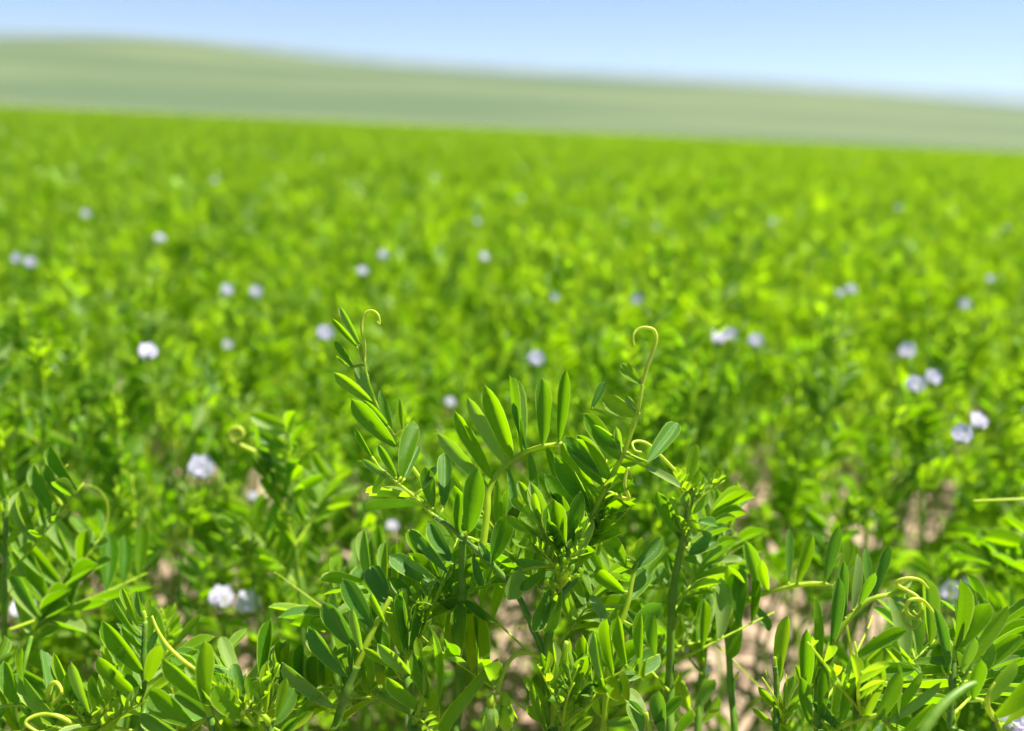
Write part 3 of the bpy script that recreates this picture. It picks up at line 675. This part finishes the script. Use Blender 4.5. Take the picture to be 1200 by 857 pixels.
# 3. low leafy plant left of the centre, broad blue green leaflets
hero('leafy lentil plant left of the thick stem, broad blue green leaflets on shining stalk',
  (-0.045, 0.245, 0),
  [([(390, 905, .205), (394, 855, .204), (406, 810, .203), (418, 780, .203)], .0013, .0010, True),
   ([(478, 905, .202), (484, 850, .202), (478, 800, .204), (472, 765, .206)], .0014, .0009, True)],
  [dict(r=[(394, 855, .204), (406, 810, .203), (418, 780, .203), (436, 741, .204), (448, 718, .205), (458, 700, .206)], w=.0010, l=[
      (392, 830, 337, 766, 30, 'g'), (407, 793, 356, 735, 29, 'g'), (418, 761, 379, 702, 29, 'g'), (438, 737, 401, 675, 27, 'g'), (458, 716, 430, 661, 24, 'gp'), (400, 822, 396, 797, 10, ''),
      (432, 742, 410, 690, 14, ''), (451, 730, 436, 690, 12, 'y'), (412, 792, 408, 752, 9, 'Vg'), (424, 765, 411, 712, 14, 't')]),
   dict(r=[(478, 800, .204), (476, 770, .205), (473, 735, .206), (476, 700, .207), (470, 690, .207)], w=.0007, l=[
      (472, 770, 452, 715, 13, 'y'), (476, 766, 466, 690, 18, ''), (480, 766, 494, 696, 14, 't'), (484, 762, 500, 705, 9, 'y'), (488, 760, 505, 712, 9, 'y'), (478, 748, 474, 690, 10, 't'), (470, 750, 463, 700, 11, 'y'),
      (481, 792, 441, 756, 19, 't'), (476, 788, 425, 757, 13, 't'), (486, 790, 507, 740, 10, 'y'), (480, 740, 487, 700, 9, 'yV')]),
   dict(r=[(484, 850, .202), (490, 835, .2), (498, 800, .199), (495, 770, .199)], w=.0008, l=[
      (500, 836, 454, 785, 25, ''), (496, 844, 438, 810, 15, 'gp'), (512, 862, 504, 810, 20, 'y'), (502, 820, 482, 765, 23, ''), (500, 800, 488, 745, 14, 'y'), (512, 834, 519, 735, 13, 't'), (508, 858, 478, 848, 12, 'y')]),
   dict(r=[(530, 668, .21), (522, 680, .211), (516, 690, .212), (500, 730, .212), (486, 780, .208)], w=.0006, l=[
      (517, 688, 456, 652, 22, 'gp'), (512, 680, 470, 650, 10, 't'), (531, 662, 505, 615, 18, 'gp'), (525, 672, 480, 618, 16, 'g'), (520, 700, 532, 660, 12, 't'), (526, 705, 528, 675, 10, '')])],
  extra=[(480, 780, .21, -60, -20, .02, .8, False), (392, 850, .212, 60, -40, .02, .7, False), (478, 820, .206, -60, 10, .01, .7, False), (480, 760, .208, 40, -60, .015, .65, False), (400, 840, .206, -60, -10, .01, .7, False), (484, 840, .2, 40, 30, -.01, .6, True)],
  rosettes=[(494, 740, .206, .6, 4)])
# dark narrow blade
b = MB()
w = smooth_line([P(505, 905, .198), P(520, 852, .198), P(548, 815, .199), P(570, 788, .2), P(584, 772, .201)], 4)
n = len(w)
for i, p in enumerate(w):
    t = i/(n-1); hw = .0016*math.sin(math.pi*min(1, .35+.64*t))**.8; d = (w[min(i+1, n-1)]-w[max(i-1, 0)]).normalized()
    y = d.cross(TOCAM).normalized(); b.v += [p-y*hw, p+TOCAM*-.0004, p+y*hw]; b.uv += [(t, -1), (t, 0), (t, 1)]; b.r += [.1]*3
b.f = [q for i in range(n-1) for q in ((3*i, 3*i+1, 3*i+4, 3*i+3), (3*i+1, 3*i+2, 3*i+5, 3*i+4))]; b.m = [0]*len(b.f)
g = Vector((-0.028, 0.215, ground_z(-.028, .215)))
b.tube([g, g.lerp(w[0], .5), w[0]], [.0008, .0010, .0008], 5, 0, 1)
tag(link('grass_blade', b.mesh('grass_blade', [M_LEAF, M_STEM])), 'dark narrow grass blade between the thick stem and the hanging buds', 'grass blade')

# 4. bottom left plant
hero('upright lentil plant at lower left with long narrow leaflets up its stem',
  (-0.095, 0.235, 0),
  [([(170, 905, .2), (170, 824, .2), (169, 770, .2), (170, 728, .2)], .0009, .0006, True),
   ([(250, 905, .195), (252, 870, .195), (246, 840, .195)], .0012, .0009, True), ([(320, 905, .196), (318, 860, .196), (316, 846, .196)], .0012, .0009, True),
   ([(110, 905, .197), (106, 860, .197), (80, 812, .197)], .0011, .0007, True)],
  [dict(r=[(170, 824, .2), (169, 775, .2), (170, 728, .2), (168, 716, .2)], w=.0007, l=[
      (164, 748, 130, 702, 13, 't'), (161, 733, 140, 687, 12, ''), (166, 724, 158, 692, 12, 'g'), (168, 790, 116, 729, 26, 't'), (170, 824, 116, 764, 27, 't'), (172, 830, 145, 790, 22, 'g'), (168, 762, 140, 735, 12, ''),
      (172, 800, 190, 752, 20, 't'), (171, 760, 182, 712, 14, ''), (170, 775, 186, 738, 12, 'g'), (166, 838, 120, 815, 14, 'y'), (172, 725, 176, 700, 9, 'y')]),
   dict(r=[(246, 840, .195), (238, 812, .195), (232, 790, .195)], w=.0007, l=[
      (250, 826, 186, 774, 24, 't'), (246, 806, 212, 782, 11, 'y'), (247, 808, 220, 776, 10, 'y'), (227, 850, 175, 806, 36, ''), (262, 858, 198, 812, 22, 'pg'), (258, 812, 238, 780, 11, 'y'), (240, 830, 228, 740, 16, 't'),
      (215, 866, 160, 838, 24, 'g')],
      t=[[(246, 795, .195), (232, 787, .195), (212, 772, .194), (195, 755, .194), (184, 737, .194), (178, 722, .194)]], tw=.0005),
   dict(r=[(316, 850, .196), (312, 842, .195), (300, 832, .195), (288, 828, .194)], w=.0008, l=[
      (284, 844, 252, 800, 32, ''), (289, 818, 267, 778, 22, 'g'), (294, 822, 290, 792, 10, 'y'), (312, 834, 311, 774, 17, 'y'), (324, 843, 337, 792, 15, 'y'), (298, 830, 262, 790, 14, ''), (306, 838, 282, 812, 12, 'y'),
      (320, 850, 345, 806, 22, 'g'), (330, 860, 368, 833, 14, 'y'), (326, 864, 352, 838, 14, 'F')]),
   dict(r=[(110, 905, .197), (104, 860, .197), (80, 818, .197), (60, 824, .197), (20, 826, .197), (0, 828, .197)], w=.0006, l=[
      (22, 826, 0, 775, 28, ''), (34, 824, 14, 757, 12, ''), (55, 822, 50, 758, 10, 'gp'), (88, 826, 60, 764, 16, 'y'), (100, 835, 62, 772, 20, ''), (106, 842, 84, 772, 16, 't'), (116, 850, 108, 788, 14, 'y'), (98, 850, 52, 838, 14, 'p'),
      (112, 866, 74, 846, 16, 'y'), (10, 826, -20, 850, 18, ''), (70, 826, 62, 850, 12, 'g'), (120, 868, 150, 812, 22, 'y'), (40, 826, 24, 856, 14, 'p')],
      t=[[(55, 822, .197), (58, 805, .195), (66, 800, .194), (72, 812, .193), (60, 826, .193)], [(104, 860, .197), (70, 840, .193), (45, 838, .193), (30, 848, .192), (52, 862, .192)]], tw=.0005)],
  extra=[(171, 860, .2, -60, -10, .0, .8, False), (250, 860, .2, 40, -40, .02, .8, False), (110, 870, .2, 60, -40, .02, .8, False), (318, 870, .2, -40, -30, .02, .8, False), (318, 870, .2, 60, -20, .02, .8, False)],
  rosettes=[(300, 850, .196, .8, 4), (110, 860, .197, .8, 3)])

# 5. the arching leaves at lower right
hero('lentil plant at lower right, stalks arching over bare soil with upright leaflets',
  (0.075, 0.275, 0),
  [([(858, 905, .236), (856, 800, .236), (852, 740, .236), (850, 722, .236)], .0011, .0008, True)],
  [dict(r=[(850, 735, .236), (862, 716, .236), (878, 704, .235), (897, 695, .234), (924, 688, .232), (952, 684, .231), (976, 686, .23)], w=.0010, l=[
      (890, 694, 873, 633, 20, 't'), (924, 684, 924, 616, 14, 'g'), (934, 684, 952, 624, 16, ''), (967, 682, 984, 614, 17, 'g'), (978, 684, 998, 630, 16, 'y'), (877, 706, 853, 660, 22, 't'), (900, 695, 893, 648, 14, 't'),
      (866, 720, 858, 775, 20, 't'), (880, 706, 900, 742, 16, 'g')])])
e5, i5 = hero('bushy lentil plant in the bottom right corner with curled tendrils and broad leaflets',
  (0.085, 0.225, 0),
  [([(955, 905, .2), (958, 850, .2), (960, 800, .2), (972, 768, .2)], .0012, .0009, True),
   ([(1115, 905, .19), (1114, 850, .19), (1116, 800, .191), (1118, 775, .192)], .0010, .0006, True),
   ([(910, 905, .205), (909, 850, .205), (910, 803, .206), (908, 780, .206)], .0009, .0006, True)],
  [dict(r=[(960, 800, .2), (973, 765, .2), (984, 738, .2), (1000, 719, .2), (1018, 703, .2), (1042, 697, .2), (1062, 692, .2)], w=.0009, l=[
      (943, 814, 945, 737, 19, 't'), (960, 784, 959, 699, 17, ''), (974, 757, 984, 674, 18, 'g'), (990, 725, 986, 652, 14, 'g'), (999, 716, 1010, 647, 18, 'g'), (1020, 702, 1014, 640, 13, 'g'), (1024, 700, 1040, 635, 16, 'g'),
      (951, 800, 952, 760, 14, 'y'), (978, 760, 990, 700, 14, ''), (1006, 712, 1024, 664, 14, 't'), (1040, 698, 1070, 680, 9, 'y'), (1045, 700, 1078, 712, 12, 'g')],
      t=[[(1062, 692, .2), (1075, 700, .199), (1080, 714, .198), (1072, 724, .198), (1062, 716, .198), (1066, 704, .197), (1080, 703, .197), (1092, 716, .197), (1104, 738, .196), (1116, 757, .195), (1119, 775, .194)],
         [(1062, 692, .2), (1050, 684, .199), (1062, 678, .198), (1078, 680, .198), (1088, 690, .198)], [(1066, 704, .2), (1058, 722, .199), (1068, 736, .198), (1078, 728, .198), (1070, 716, .198)]], tw=.0005),
   dict(r=[(1117, 850, .19), (1117, 800, .191), (1118, 772, .192), (1119, 752, .193)], w=.0005, l=[
      (1118, 762, 1122, 676, 12, 'V'), (1124, 760, 1154, 701, 30, ''), (1112, 790, 1096, 711, 16, 'g'), (1126, 790, 1142, 745, 18, 't'), (1130, 785, 1182, 708, 22, 'y'), (1122, 806, 1140, 768, 5, 'g'), (1134, 800, 1172, 758, 26, 't'), (1146, 790, 1196, 740, 22, '')]),
   dict(r=[(910, 803, .206), (909, 785, .206), (908, 770, .206)], w=.0006, l=[
      (910, 808, 927, 720, 8, 'y'), (912, 800, 912, 764, 10, 'y'), (916, 835, 884, 800, 12, 'y'), (914, 855, 880, 828, 9, 'y'), (918, 830, 930, 790, 15, ''), (920, 845, 948, 790, 16, 't'), (914, 820, 890, 815, 8, 'y'), (922, 852, 905, 822, 14, '')]),
   dict(r=[(955, 905, .2), (975, 860, .198), (1000, 845, .196), (1030, 838, .194)], w=.0009, l=[
      (950, 850, 938, 790, 18, 't'), (962, 845, 964, 778, 20, ''), (975, 850, 985, 772, 18, 'y'), (985, 855, 1000, 770, 20, ''), (1000, 850, 1016, 768, 18, 't'), (1012, 848, 1036, 776, 18, 'y'), (1026, 846, 1056, 785, 20, ''),
      (1040, 846, 1086, 786, 16, 'y'), (990, 860, 950, 822, 16, 'g'), (1036, 850, 1110, 800, 17, ''), (1000, 862, 1018, 812, 22, ''), (1050, 858, 1050, 772, 10, 'g'), (1005, 838, 996, 790, 14, 'y'), (1052, 866, 1094, 822, 20, 'y')]),
   dict(r=[(1190, 905, .185), (1170, 850, .186), (1150, 820, .187)], w=.0009, l=[
      (1150, 830, 1190, 770, 26, ''), (1160, 842, 1215, 790, 28, 't'), (1140, 820, 1150, 770, 20, 't'), (1176, 850, 1212, 812, 22, 'y'), (1182, 870, 1180, 824, 14, 'pg')],
      t=[[(1170, 850, .186), (1160, 835, .184), (1158, 815, .183), (1166, 800, .183)]])],
  extra=[(960, 830, .204, 50, -50, .01, .8, False), (960, 850, .204, 80, -30, .01, .9, False), (1114, 850, .2, -50, -40, .02, .8, False), (1114, 840, .196, 60, -40, .02, .8, False), (1116, 810, .2, 70, -50, .02, .8, False)],
  rosettes=[(1010, 840, .196, .9, 5), (918, 845, .204, .7, 4)])
# stout pale blade bowing up in the corner
b = MB(); w = smooth_line([P(1050, 920, .165), P(1076, 868, .166), P(1102, 830, .168), P(1128, 808, .17), P(1144, 800, .171)], 5)
b.tube([i5 @ p for p in w], [.0010*math.sin(math.pi*(.25+.7*i/(len(w)-1)))**.5 for i in range(len(w))], 8)
b.tube([Vector((0, 0, 0)), (i5 @ w[0])*0.5, i5 @ w[0]], .0009, 6); link('stem', b.mesh('stem', [M_STEM]), e5)
add_flower(e5, i5, P(1160, 905, .186), P(1192, 860, .186), Vector((-.25, -.5, .8)), .0068, hr)
# thin yellow stalk entering from the right edge
e6, i6 = hero('plant at right edge sending one thin yellow tendril into view', (0.175, 0.30, 0),
  [([(1265, 760, .26), (1262, 640, .262), (1250, 588, .262)], .0012, .0006, True)],
  [dict(r=[(1250, 588, .262), (1225, 586, .26), (1200, 585, .258)], w=.0004, l=[(1240, 588, 1235, 530, 18, ''), (1255, 600, 1225, 560, 18, 't')], t=[[(1200, 585, .258), (1170, 586, .256), (1140, 587, .254)]], tw=.0004)],
  extra=[(1262, 640, .262, -50, 30, .02, .8, False), (1264, 700, .26, -60, -20, .02, .8, False)])
# left edge
e7, i7 = hero('plant at left edge with pointed pale leaflet and thin upright tendrils', (-0.155, 0.285, 0),
  [([(6, 905, .25), (6, 800, .25), (5, 700, .25), (7, 600, .25), (8, 585, .25)], .0010, .0006, True)],
  [dict(r=[(7, 610, .25), (8, 595, .25), (9, 582, .25)], w=.0005, l=[(10, 582, 52, 549, 7, 'gp'), (8, 590, -10, 540, 16, ''), (6, 640, 40, 600, 14, 'y'), (6, 650, -20, 610, 18, '')],
      t=[[(72, 592, .25), (64, 575, .249), (70, 556, .249), (79, 545, .249)]], tw=.0005)],
  extra=[(6, 680, .25, 50, -35, .0, .8, False), (6, 740, .25, 60, -10, .01, .9, False), (6, 790, .25, 50, -50, .01, .9, False)])
# small coil at left
e8, i8 = hero('lentil plant left of the tall one carrying a small yellow ring shaped tendril coil', (-0.075, 0.335, 0),
  [([(360, 905, .3), (358, 800, .3), (352, 700, .3), (342, 610, .298), (338, 570, .297)], .0012, .0006, True)],
  [dict(r=[(346, 640, .298), (330, 590, .296), (315, 560, .294), (300, 530, .292)], w=.0006, l=[(335, 600, 304, 560, 12, ''), (322, 575, 306, 520, 9, ''), (308, 545, 304, 498, 8, 't'), (318, 568, 290, 530, 10, 't'), (340, 620, 350, 560, 12, ''), (330, 585, 345, 535, 10, 't'),(345, 640, 320, 600, 14, 't')],
      t=[[(300, 530, .292)] + [(278+(3+.33*k)*math.cos(.35-.55*k), 509+(3+.33*k)*math.sin(.35-.55*k), .290) for k in range(20, -1, -1)]], tw=.0007)],
  extra=[(342, 610, .3, 10, -60, .0, .8, False), (345, 640, .3, 50, -50, .02, .8, False), (350, 690, .3, -50, -50, .02, .8, False), (355, 730, .3, 60, -20, .0, .8, False), (338, 572, .297, 5, -60, .01, .9, True)])
# ---------------------------------------------------------------- the crop behind and around
def ground_hit(px, py, z=0.0):
    o = CM.translation; d = (P(px, py, 1)-o); t = (z-o.z)/d.z; return o + d*t
GAP_GROUND = [(ground_hit(x, y), max(rx, ry)) for x, y, rx, ry in SOIL_GAPS]
def leaf_ok(p):
    q = to_px(p)
    if q is None: return True
    x, y, d = q
    if d < 0.185: return not (-80 < x < 1280 and y < 940)
    for f in FLOWERS:
        if (x-f[0])**2 + (y-f[1])**2 < (260 if y > 480 else 130) and d < 0.9: return False
    if d < 0.25 and y < 705: return False
    if d < 0.30 and 380 < x < 860 and y < 600: return False
    for gx_, gy_, rx, ry in SOIL_GAPS:
        if ((x-gx_)/(rx*1.05))**2 + ((y-gy_)/(ry*1.05))**2 < 1: return False
    return True
rng = random.Random(404)
pos = []; cell = {}
def free(x, y, md):
    cx, cy = int(x//0.1), int(y//0.1)
    for i in (-1, 0, 1):
        for j in (-1, 0, 1):
            for (a, c) in cell.get((cx+i, cy+j), ()):
                if (a-x)**2+(c-y)**2 < md*md: return False
    return True
for e, inv, pts in ALL_PLANTS: cell.setdefault((int(e.location.x//0.1), int(e.location.y//0.1)), []).append((e.location.x, e.location.y))
for _ in range(60000):
    x = rng.uniform(-2.6, 2.6); y = rng.uniform(-0.7, 2.9)
    if math.hypot(x, y) < (0.215 if y > 0 else 0.14) or not free(x, y, 0.044 if y < 0.6 else 0.054): continue
    if y > 0 and any(math.hypot(x-g.x, y-g.y) < 0.018 + r*0.0015*g.y for g, r in GAP_GROUND): continue
    cell.setdefault((int(x//0.1), int(y//0.1)), []).append((x, y)); pos.append((x, y))
pos.sort(key=lambda p: math.hypot(*p))
NEAR, MIDD = 0.60, 1.05
def in_view(x, y):
    if y < 0.02: return False
    for z in (0.1, 0.2, 0.26):
        for dx in (-0.05, 0.05):
            q = to_px(Vector((x+dx, y, z)))
            if q and -30 < q[0] < 1230 and q[1] < 900: return True
    return False
stuff_pts = []; n_ind = 0; counts = [0, 0, 0]
single = {}
for x, y in pos:
    D = math.hypot(x, y); k = rng.randrange(8); rot = rng.uniform(0, 6.28); sc = rng.uniform(0.88, 1.12)
    tall = 0.5+0.5*noise.noise(Vector((x*6.1, y*6.1, 9)))
    sc *= 0.80 + 0.34*tall
    tilt = Matrix.Rotation(rng.uniform(-.12, .12), 4, 'X') @ Matrix.Rotation(rng.uniform(-.12, .12), 4, 'Y')
    m = Matrix.Translation((x, y, ground_z(x, y)-0.002)) @ tilt @ Matrix.Rotation(rot, 4, 'Z') @ Matrix.Scale(sc, 4)
    if not in_view(x, y) or n_ind >= 290:
        if D > 0.25: stuff_pts.append((x, y, rot, sc))
        continue
    n_ind += 1
    if D < MIDD:
        near = D < NEAR
        e = link('lentil_plant', None); e.matrix_basis = m; tag(e, None, 'lentil plant', GROUP)
        stems, leaves = PLANTS[k]
        link('stem', STEM_MESH[k], e)
        for lm, young, v in leaves:
            c = m @ lm @ Vector((0.02, 0, 0.005))
            if near:
                q = to_px(c)
                if q is None or q[2] < 0.14: continue
                if not leaf_ok(m @ lm @ Vector((0.004, 0, 0))): continue
                put_leaf(e, lm, young, v, leaf_ok)
            else:
                if not leaf_ok(c) or not leaf_ok(m @ lm @ Vector((0.045, 0, 0.01))) or not leaf_ok(m @ lm @ Vector((-0.005, 0, 0))): continue
                link('leaf', (YOUNG_MERGED if young else LEAF_MERGED)[v], e, lm)
        counts[0 if near else 1] += 1
    else:
        e = link('lentil_plant', WHOLE[k]); e.matrix_basis = m; tag(e, None, 'lentil plant', GROUP); counts[2] += 1
        single.setdefault(k, e)
    ALL_PLANTS.append((e, m.inverted(), [m @ p for pts, _ in PLANTS[k][0] for p in pts]))
EDGE = 2.3
print('plants', counts, 'stuff near', len(stuff_pts))
# the rest of the crop to the crest: one mass
rng = random.Random(9)
for y0, y1, dens in ((2.7, 7, 120), (7, 16, 60), (16, 48, 22)):
    yy = y0
    n = int(dens*((y0+y1)*0.85+2.4)*(y1-y0))
    for _ in range(n):
        y = rng.uniform(y0, y1); x = rng.uniform(-1, 1)*(1.2+0.85*y)
        if y < 2.9 and abs(x) < 2.6: continue
        s = rng.uniform(0.9, 1.12)*(1 if y < 7 else 1.05 if y < 16 else 1.15)
        stuff_pts.append((x, y, rng.uniform(0, 6.28), s*rng.uniform(.85, 1.12)*(0.82+0.36*(0.5+0.5*noise.noise(Vector((x*4.5, y*4.5, 4)))))))
me = bpy.data.meshes.new('lentil_crop')
me.from_pydata([(x, y, ground_z(x, y)-.002) for x, y, r, s in stuff_pts], [], [])
a = me.attributes.new('rot', 'FLOAT_VECTOR', 'POINT'); a.data.foreach_set('vector', [c for x, y, r, s in stuff_pts for c in (math.sin(x*91)*.1, math.sin(y*87)*.1, r)])
a = me.attributes.new('scl', 'FLOAT', 'POINT'); a.data.foreach_set('value', [s for x, y, r, s in stuff_pts])
a = me.attributes.new('pick', 'INT', 'POINT'); a.data.foreach_set('value', [rng.randrange(8) for _ in stuff_pts])
crop = tag(link('lentil_crop', me), 'dense green lentil crop running back to the crest of the field', kind='stuff')
ng = bpy.data.node_groups.new('crop', 'GeometryNodeTree')
ng.interface.new_socket('Geometry', in_out='INPUT', socket_type='NodeSocketGeometry'); ng.interface.new_socket('Geometry', in_out='OUTPUT', socket_type='NodeSocketGeometry')
gi = ng.nodes.new('NodeGroupInput'); go = ng.nodes.new('NodeGroupOutput')
jg = ng.nodes.new('GeometryNodeJoinGeometry'); iop = ng.nodes.new('GeometryNodeInstanceOnPoints'); iop.inputs['Pick Instance'].default_value = True
for k, o in single.items():
    oi = ng.nodes.new('GeometryNodeObjectInfo'); oi.transform_space = 'ORIGINAL'; oi.inputs['Object'].default_value = o; oi.inputs['As Instance'].default_value = True
    ng.links.new(oi.outputs['Geometry'], jg.inputs[0])
def named(t, nm):
    n = ng.nodes.new('GeometryNodeInputNamedAttribute'); n.data_type = t; n.inputs['Name'].default_value = nm; return [o for o in n.outputs if o.enabled and o.name == 'Attribute'][0]
mp_ = ng.nodes.new('GeometryNodeMeshToPoints'); ng.links.new(gi.outputs[0], mp_.inputs[0]); ng.links.new(mp_.outputs[0], iop.inputs['Points'])
ng.links.new(jg.outputs[0], iop.inputs['Instance']); ng.links.new(named('INT', 'pick'), iop.inputs['Instance Index'])
ng.links.new(named('FLOAT_VECTOR', 'rot'), iop.inputs['Rotation']); ng.links.new(named('FLOAT', 'scl'), iop.inputs['Scale']); ng.links.new(iop.outputs[0], go.inputs[0])
md = crop.modifiers.new('crop', 'NODES'); md.node_group = ng

# flowers and pods where the photograph shows them, plus faint ones added as mid-field glints, each on the nearest plant
rng = random.Random(31)
FLOWERED = {}
for px, py, *ex in FLOWERS:
    zt = 0.255 if py < 600 else 0.235
    if ex and ex[0]: zt = ex[0]
    p = ground_hit(px, py, zt); o = CM.translation
    if (p-o).length > 1.45: p = o + (p-o).normalized()*1.45
    if (p-o).length < 0.24: p = o + (p-o).normalized()*0.26
    best = min((a for a in ALL_PLANTS if a[0].location.y > 0.22), key=lambda a: min((q-p-Vector((0, .01, -.03))).length for q in a[2][::3]))
    root = min(best[2], key=lambda q: (q-p-Vector((0, .01, -.03))).length)
    fd = (o-p).normalized() + Vector((rng.uniform(-.5, .7), 0, rng.uniform(.3, 1.0)))
    add_flower(best[0], best[1], root, p, fd, rng.uniform(.0060, .0070)*(ex[1] if ex else 1), rng)
    FLOWERED.setdefault(best[0].name, []).append((px, py))

# labels
def where(px, py):
    return ('far left' if px < 200 else 'left' if px < 430 else 'centre' if px < 770 else 'right' if px < 1000 else 'far right')
LANDMARKS = [(756, 395, 'the yellow hooked tendril'), (430, 372, 'the upper left hooked tendril'), (278, 509, 'the ring shaped tendril coil'), (275, 715, 'the low pair of lilac flowers'),
             (236, 559, 'the lone left lilac flower'), (1078, 615, 'the soil patch near the right edge'), (900, 780, 'the largest soil patch'), (1170, 586, 'the straight yellow tendril'),
             (1137, 510, 'the lower right lilac pair'), (1082, 455, 'the upper right lilac pair'), (540, 720, 'the thick dark green stem'), (583, 820, 'the hanging flower buds'),
             (28, 310, 'the leftmost white pair'), (283, 347, 'the white pair above the coil'), (860, 402, 'the white trio right of centre'), (990, 345, 'the flower high on the right'),
             (628, 428, 'the flower above the arching leaf'), (28, 723, 'the white flower at the left edge'), (1120, 703, 'the large lower right flower'), (195, 682, 'the small soil patch at lower left')]
ORD = ['closest', 'second closest', 'third closest', 'fourth closest', 'fifth closest', 'sixth closest', 'seventh closest', 'eighth closest', 'ninth closest', 'tenth closest', 'eleventh closest', 'twelfth closest', 'thirteenth closest', 'fourteenth closest']
buckets = {}
for e, inv, pts in ALL_PLANTS:
    if 'label' in e: continue
    q = to_px(e.location + Vector((0, 0, .21))); D = math.hypot(e.location.x, e.location.y)
    if e.type != 'EMPTY' or q is None or e.name in FLOWERED:
        e['label'] = 'small softly blurred lentil plant far back in the dense green crop'; continue
    k, (a, b_, nm) = min(enumerate(LANDMARKS), key=lambda t: (t[1][0]-q[0])**2 + (t[1][1]-q[1])**2)
    buckets.setdefault((k, 'left' if q[0] < a else 'right'), []).append((math.hypot(q[0]-a, q[1]-b_), e.name))
for (k, side), l in buckets.items():
    for i, (_, nm) in enumerate(sorted(l)):
        bpy.data.objects[nm]['label'] = ('%s blurred plant to the %s of %s' % (ORD[i], side, LANDMARKS[k][2]) if i < len(ORD) else 'small softly blurred lentil plant far back in the dense green crop')
used = set()
for nm, fl in FLOWERED.items():
    o = bpy.data.objects[nm]
    if not o['label'].startswith('small softly'): continue
    px, py = fl[0]; near = 'low down' if py > 640 else 'midway' if py > 480 else 'midheight' if py > 380 else 'high' if py > 290 else 'far off'
    k, (a, b_, lm) = min(enumerate(LANDMARKS), key=lambda t: (t[1][0]-px)**2 + (t[1][1]-py)**2)
    at = 'beside' if math.hypot(a-px, b_-py) > 25 else 'bearing'
    lab = ('blurred plant bearing %s' % lm) if at == 'bearing' and 'flower' in lm else 'blurred plant with %s pale flower%s %s near %s' % ({1: 'one', 2: 'two'}.get(len(fl), 'three'), '' if len(fl) == 1 else 's', near, lm)
    if lab in used: lab = lab.replace('blurred', 'smaller blurred')
    if lab in used: lab = lab.replace('smaller', 'fainter')
    if lab in used: lab = lab.replace('fainter blurred', 'faintest')
    used.add(lab); o['label'] = lab
HAZE_D = 0.000042
# ---------------------------------------------------------------- air between here and the far hills
def box_mesh(name, x0, x1, y0, y1, z0, z1, mat):
    v = [(x, y, z) for z in (z0, z1) for y in (y0, y1) for x in (x0, x1)]
    f = [(0, 2, 3, 1), (4, 5, 7, 6), (0, 1, 5, 4), (2, 6, 7, 3), (0, 4, 6, 2), (1, 3, 7, 5)]
    me = bpy.data.meshes.new(name); me.from_pydata(v, [], f); me.materials.append(mat); return me
m, nt, out = new_mat('haze')
pv = nt.nodes.new('ShaderNodeVolumePrincipled'); pv.inputs['Color'].default_value = (0.72, 0.87, 1.0, 1); pv.inputs['Density'].default_value = HAZE_D; pv.inputs['Anisotropy'].default_value = 0.2
nt.links.new(pv.outputs[0], out.inputs['Volume'])
tag(link('haze', box_mesh('haze', -20000, 20000, -20000, 20000, -11.0, 1500, m)), 'thin pale blue summer haze', kind='stuff')
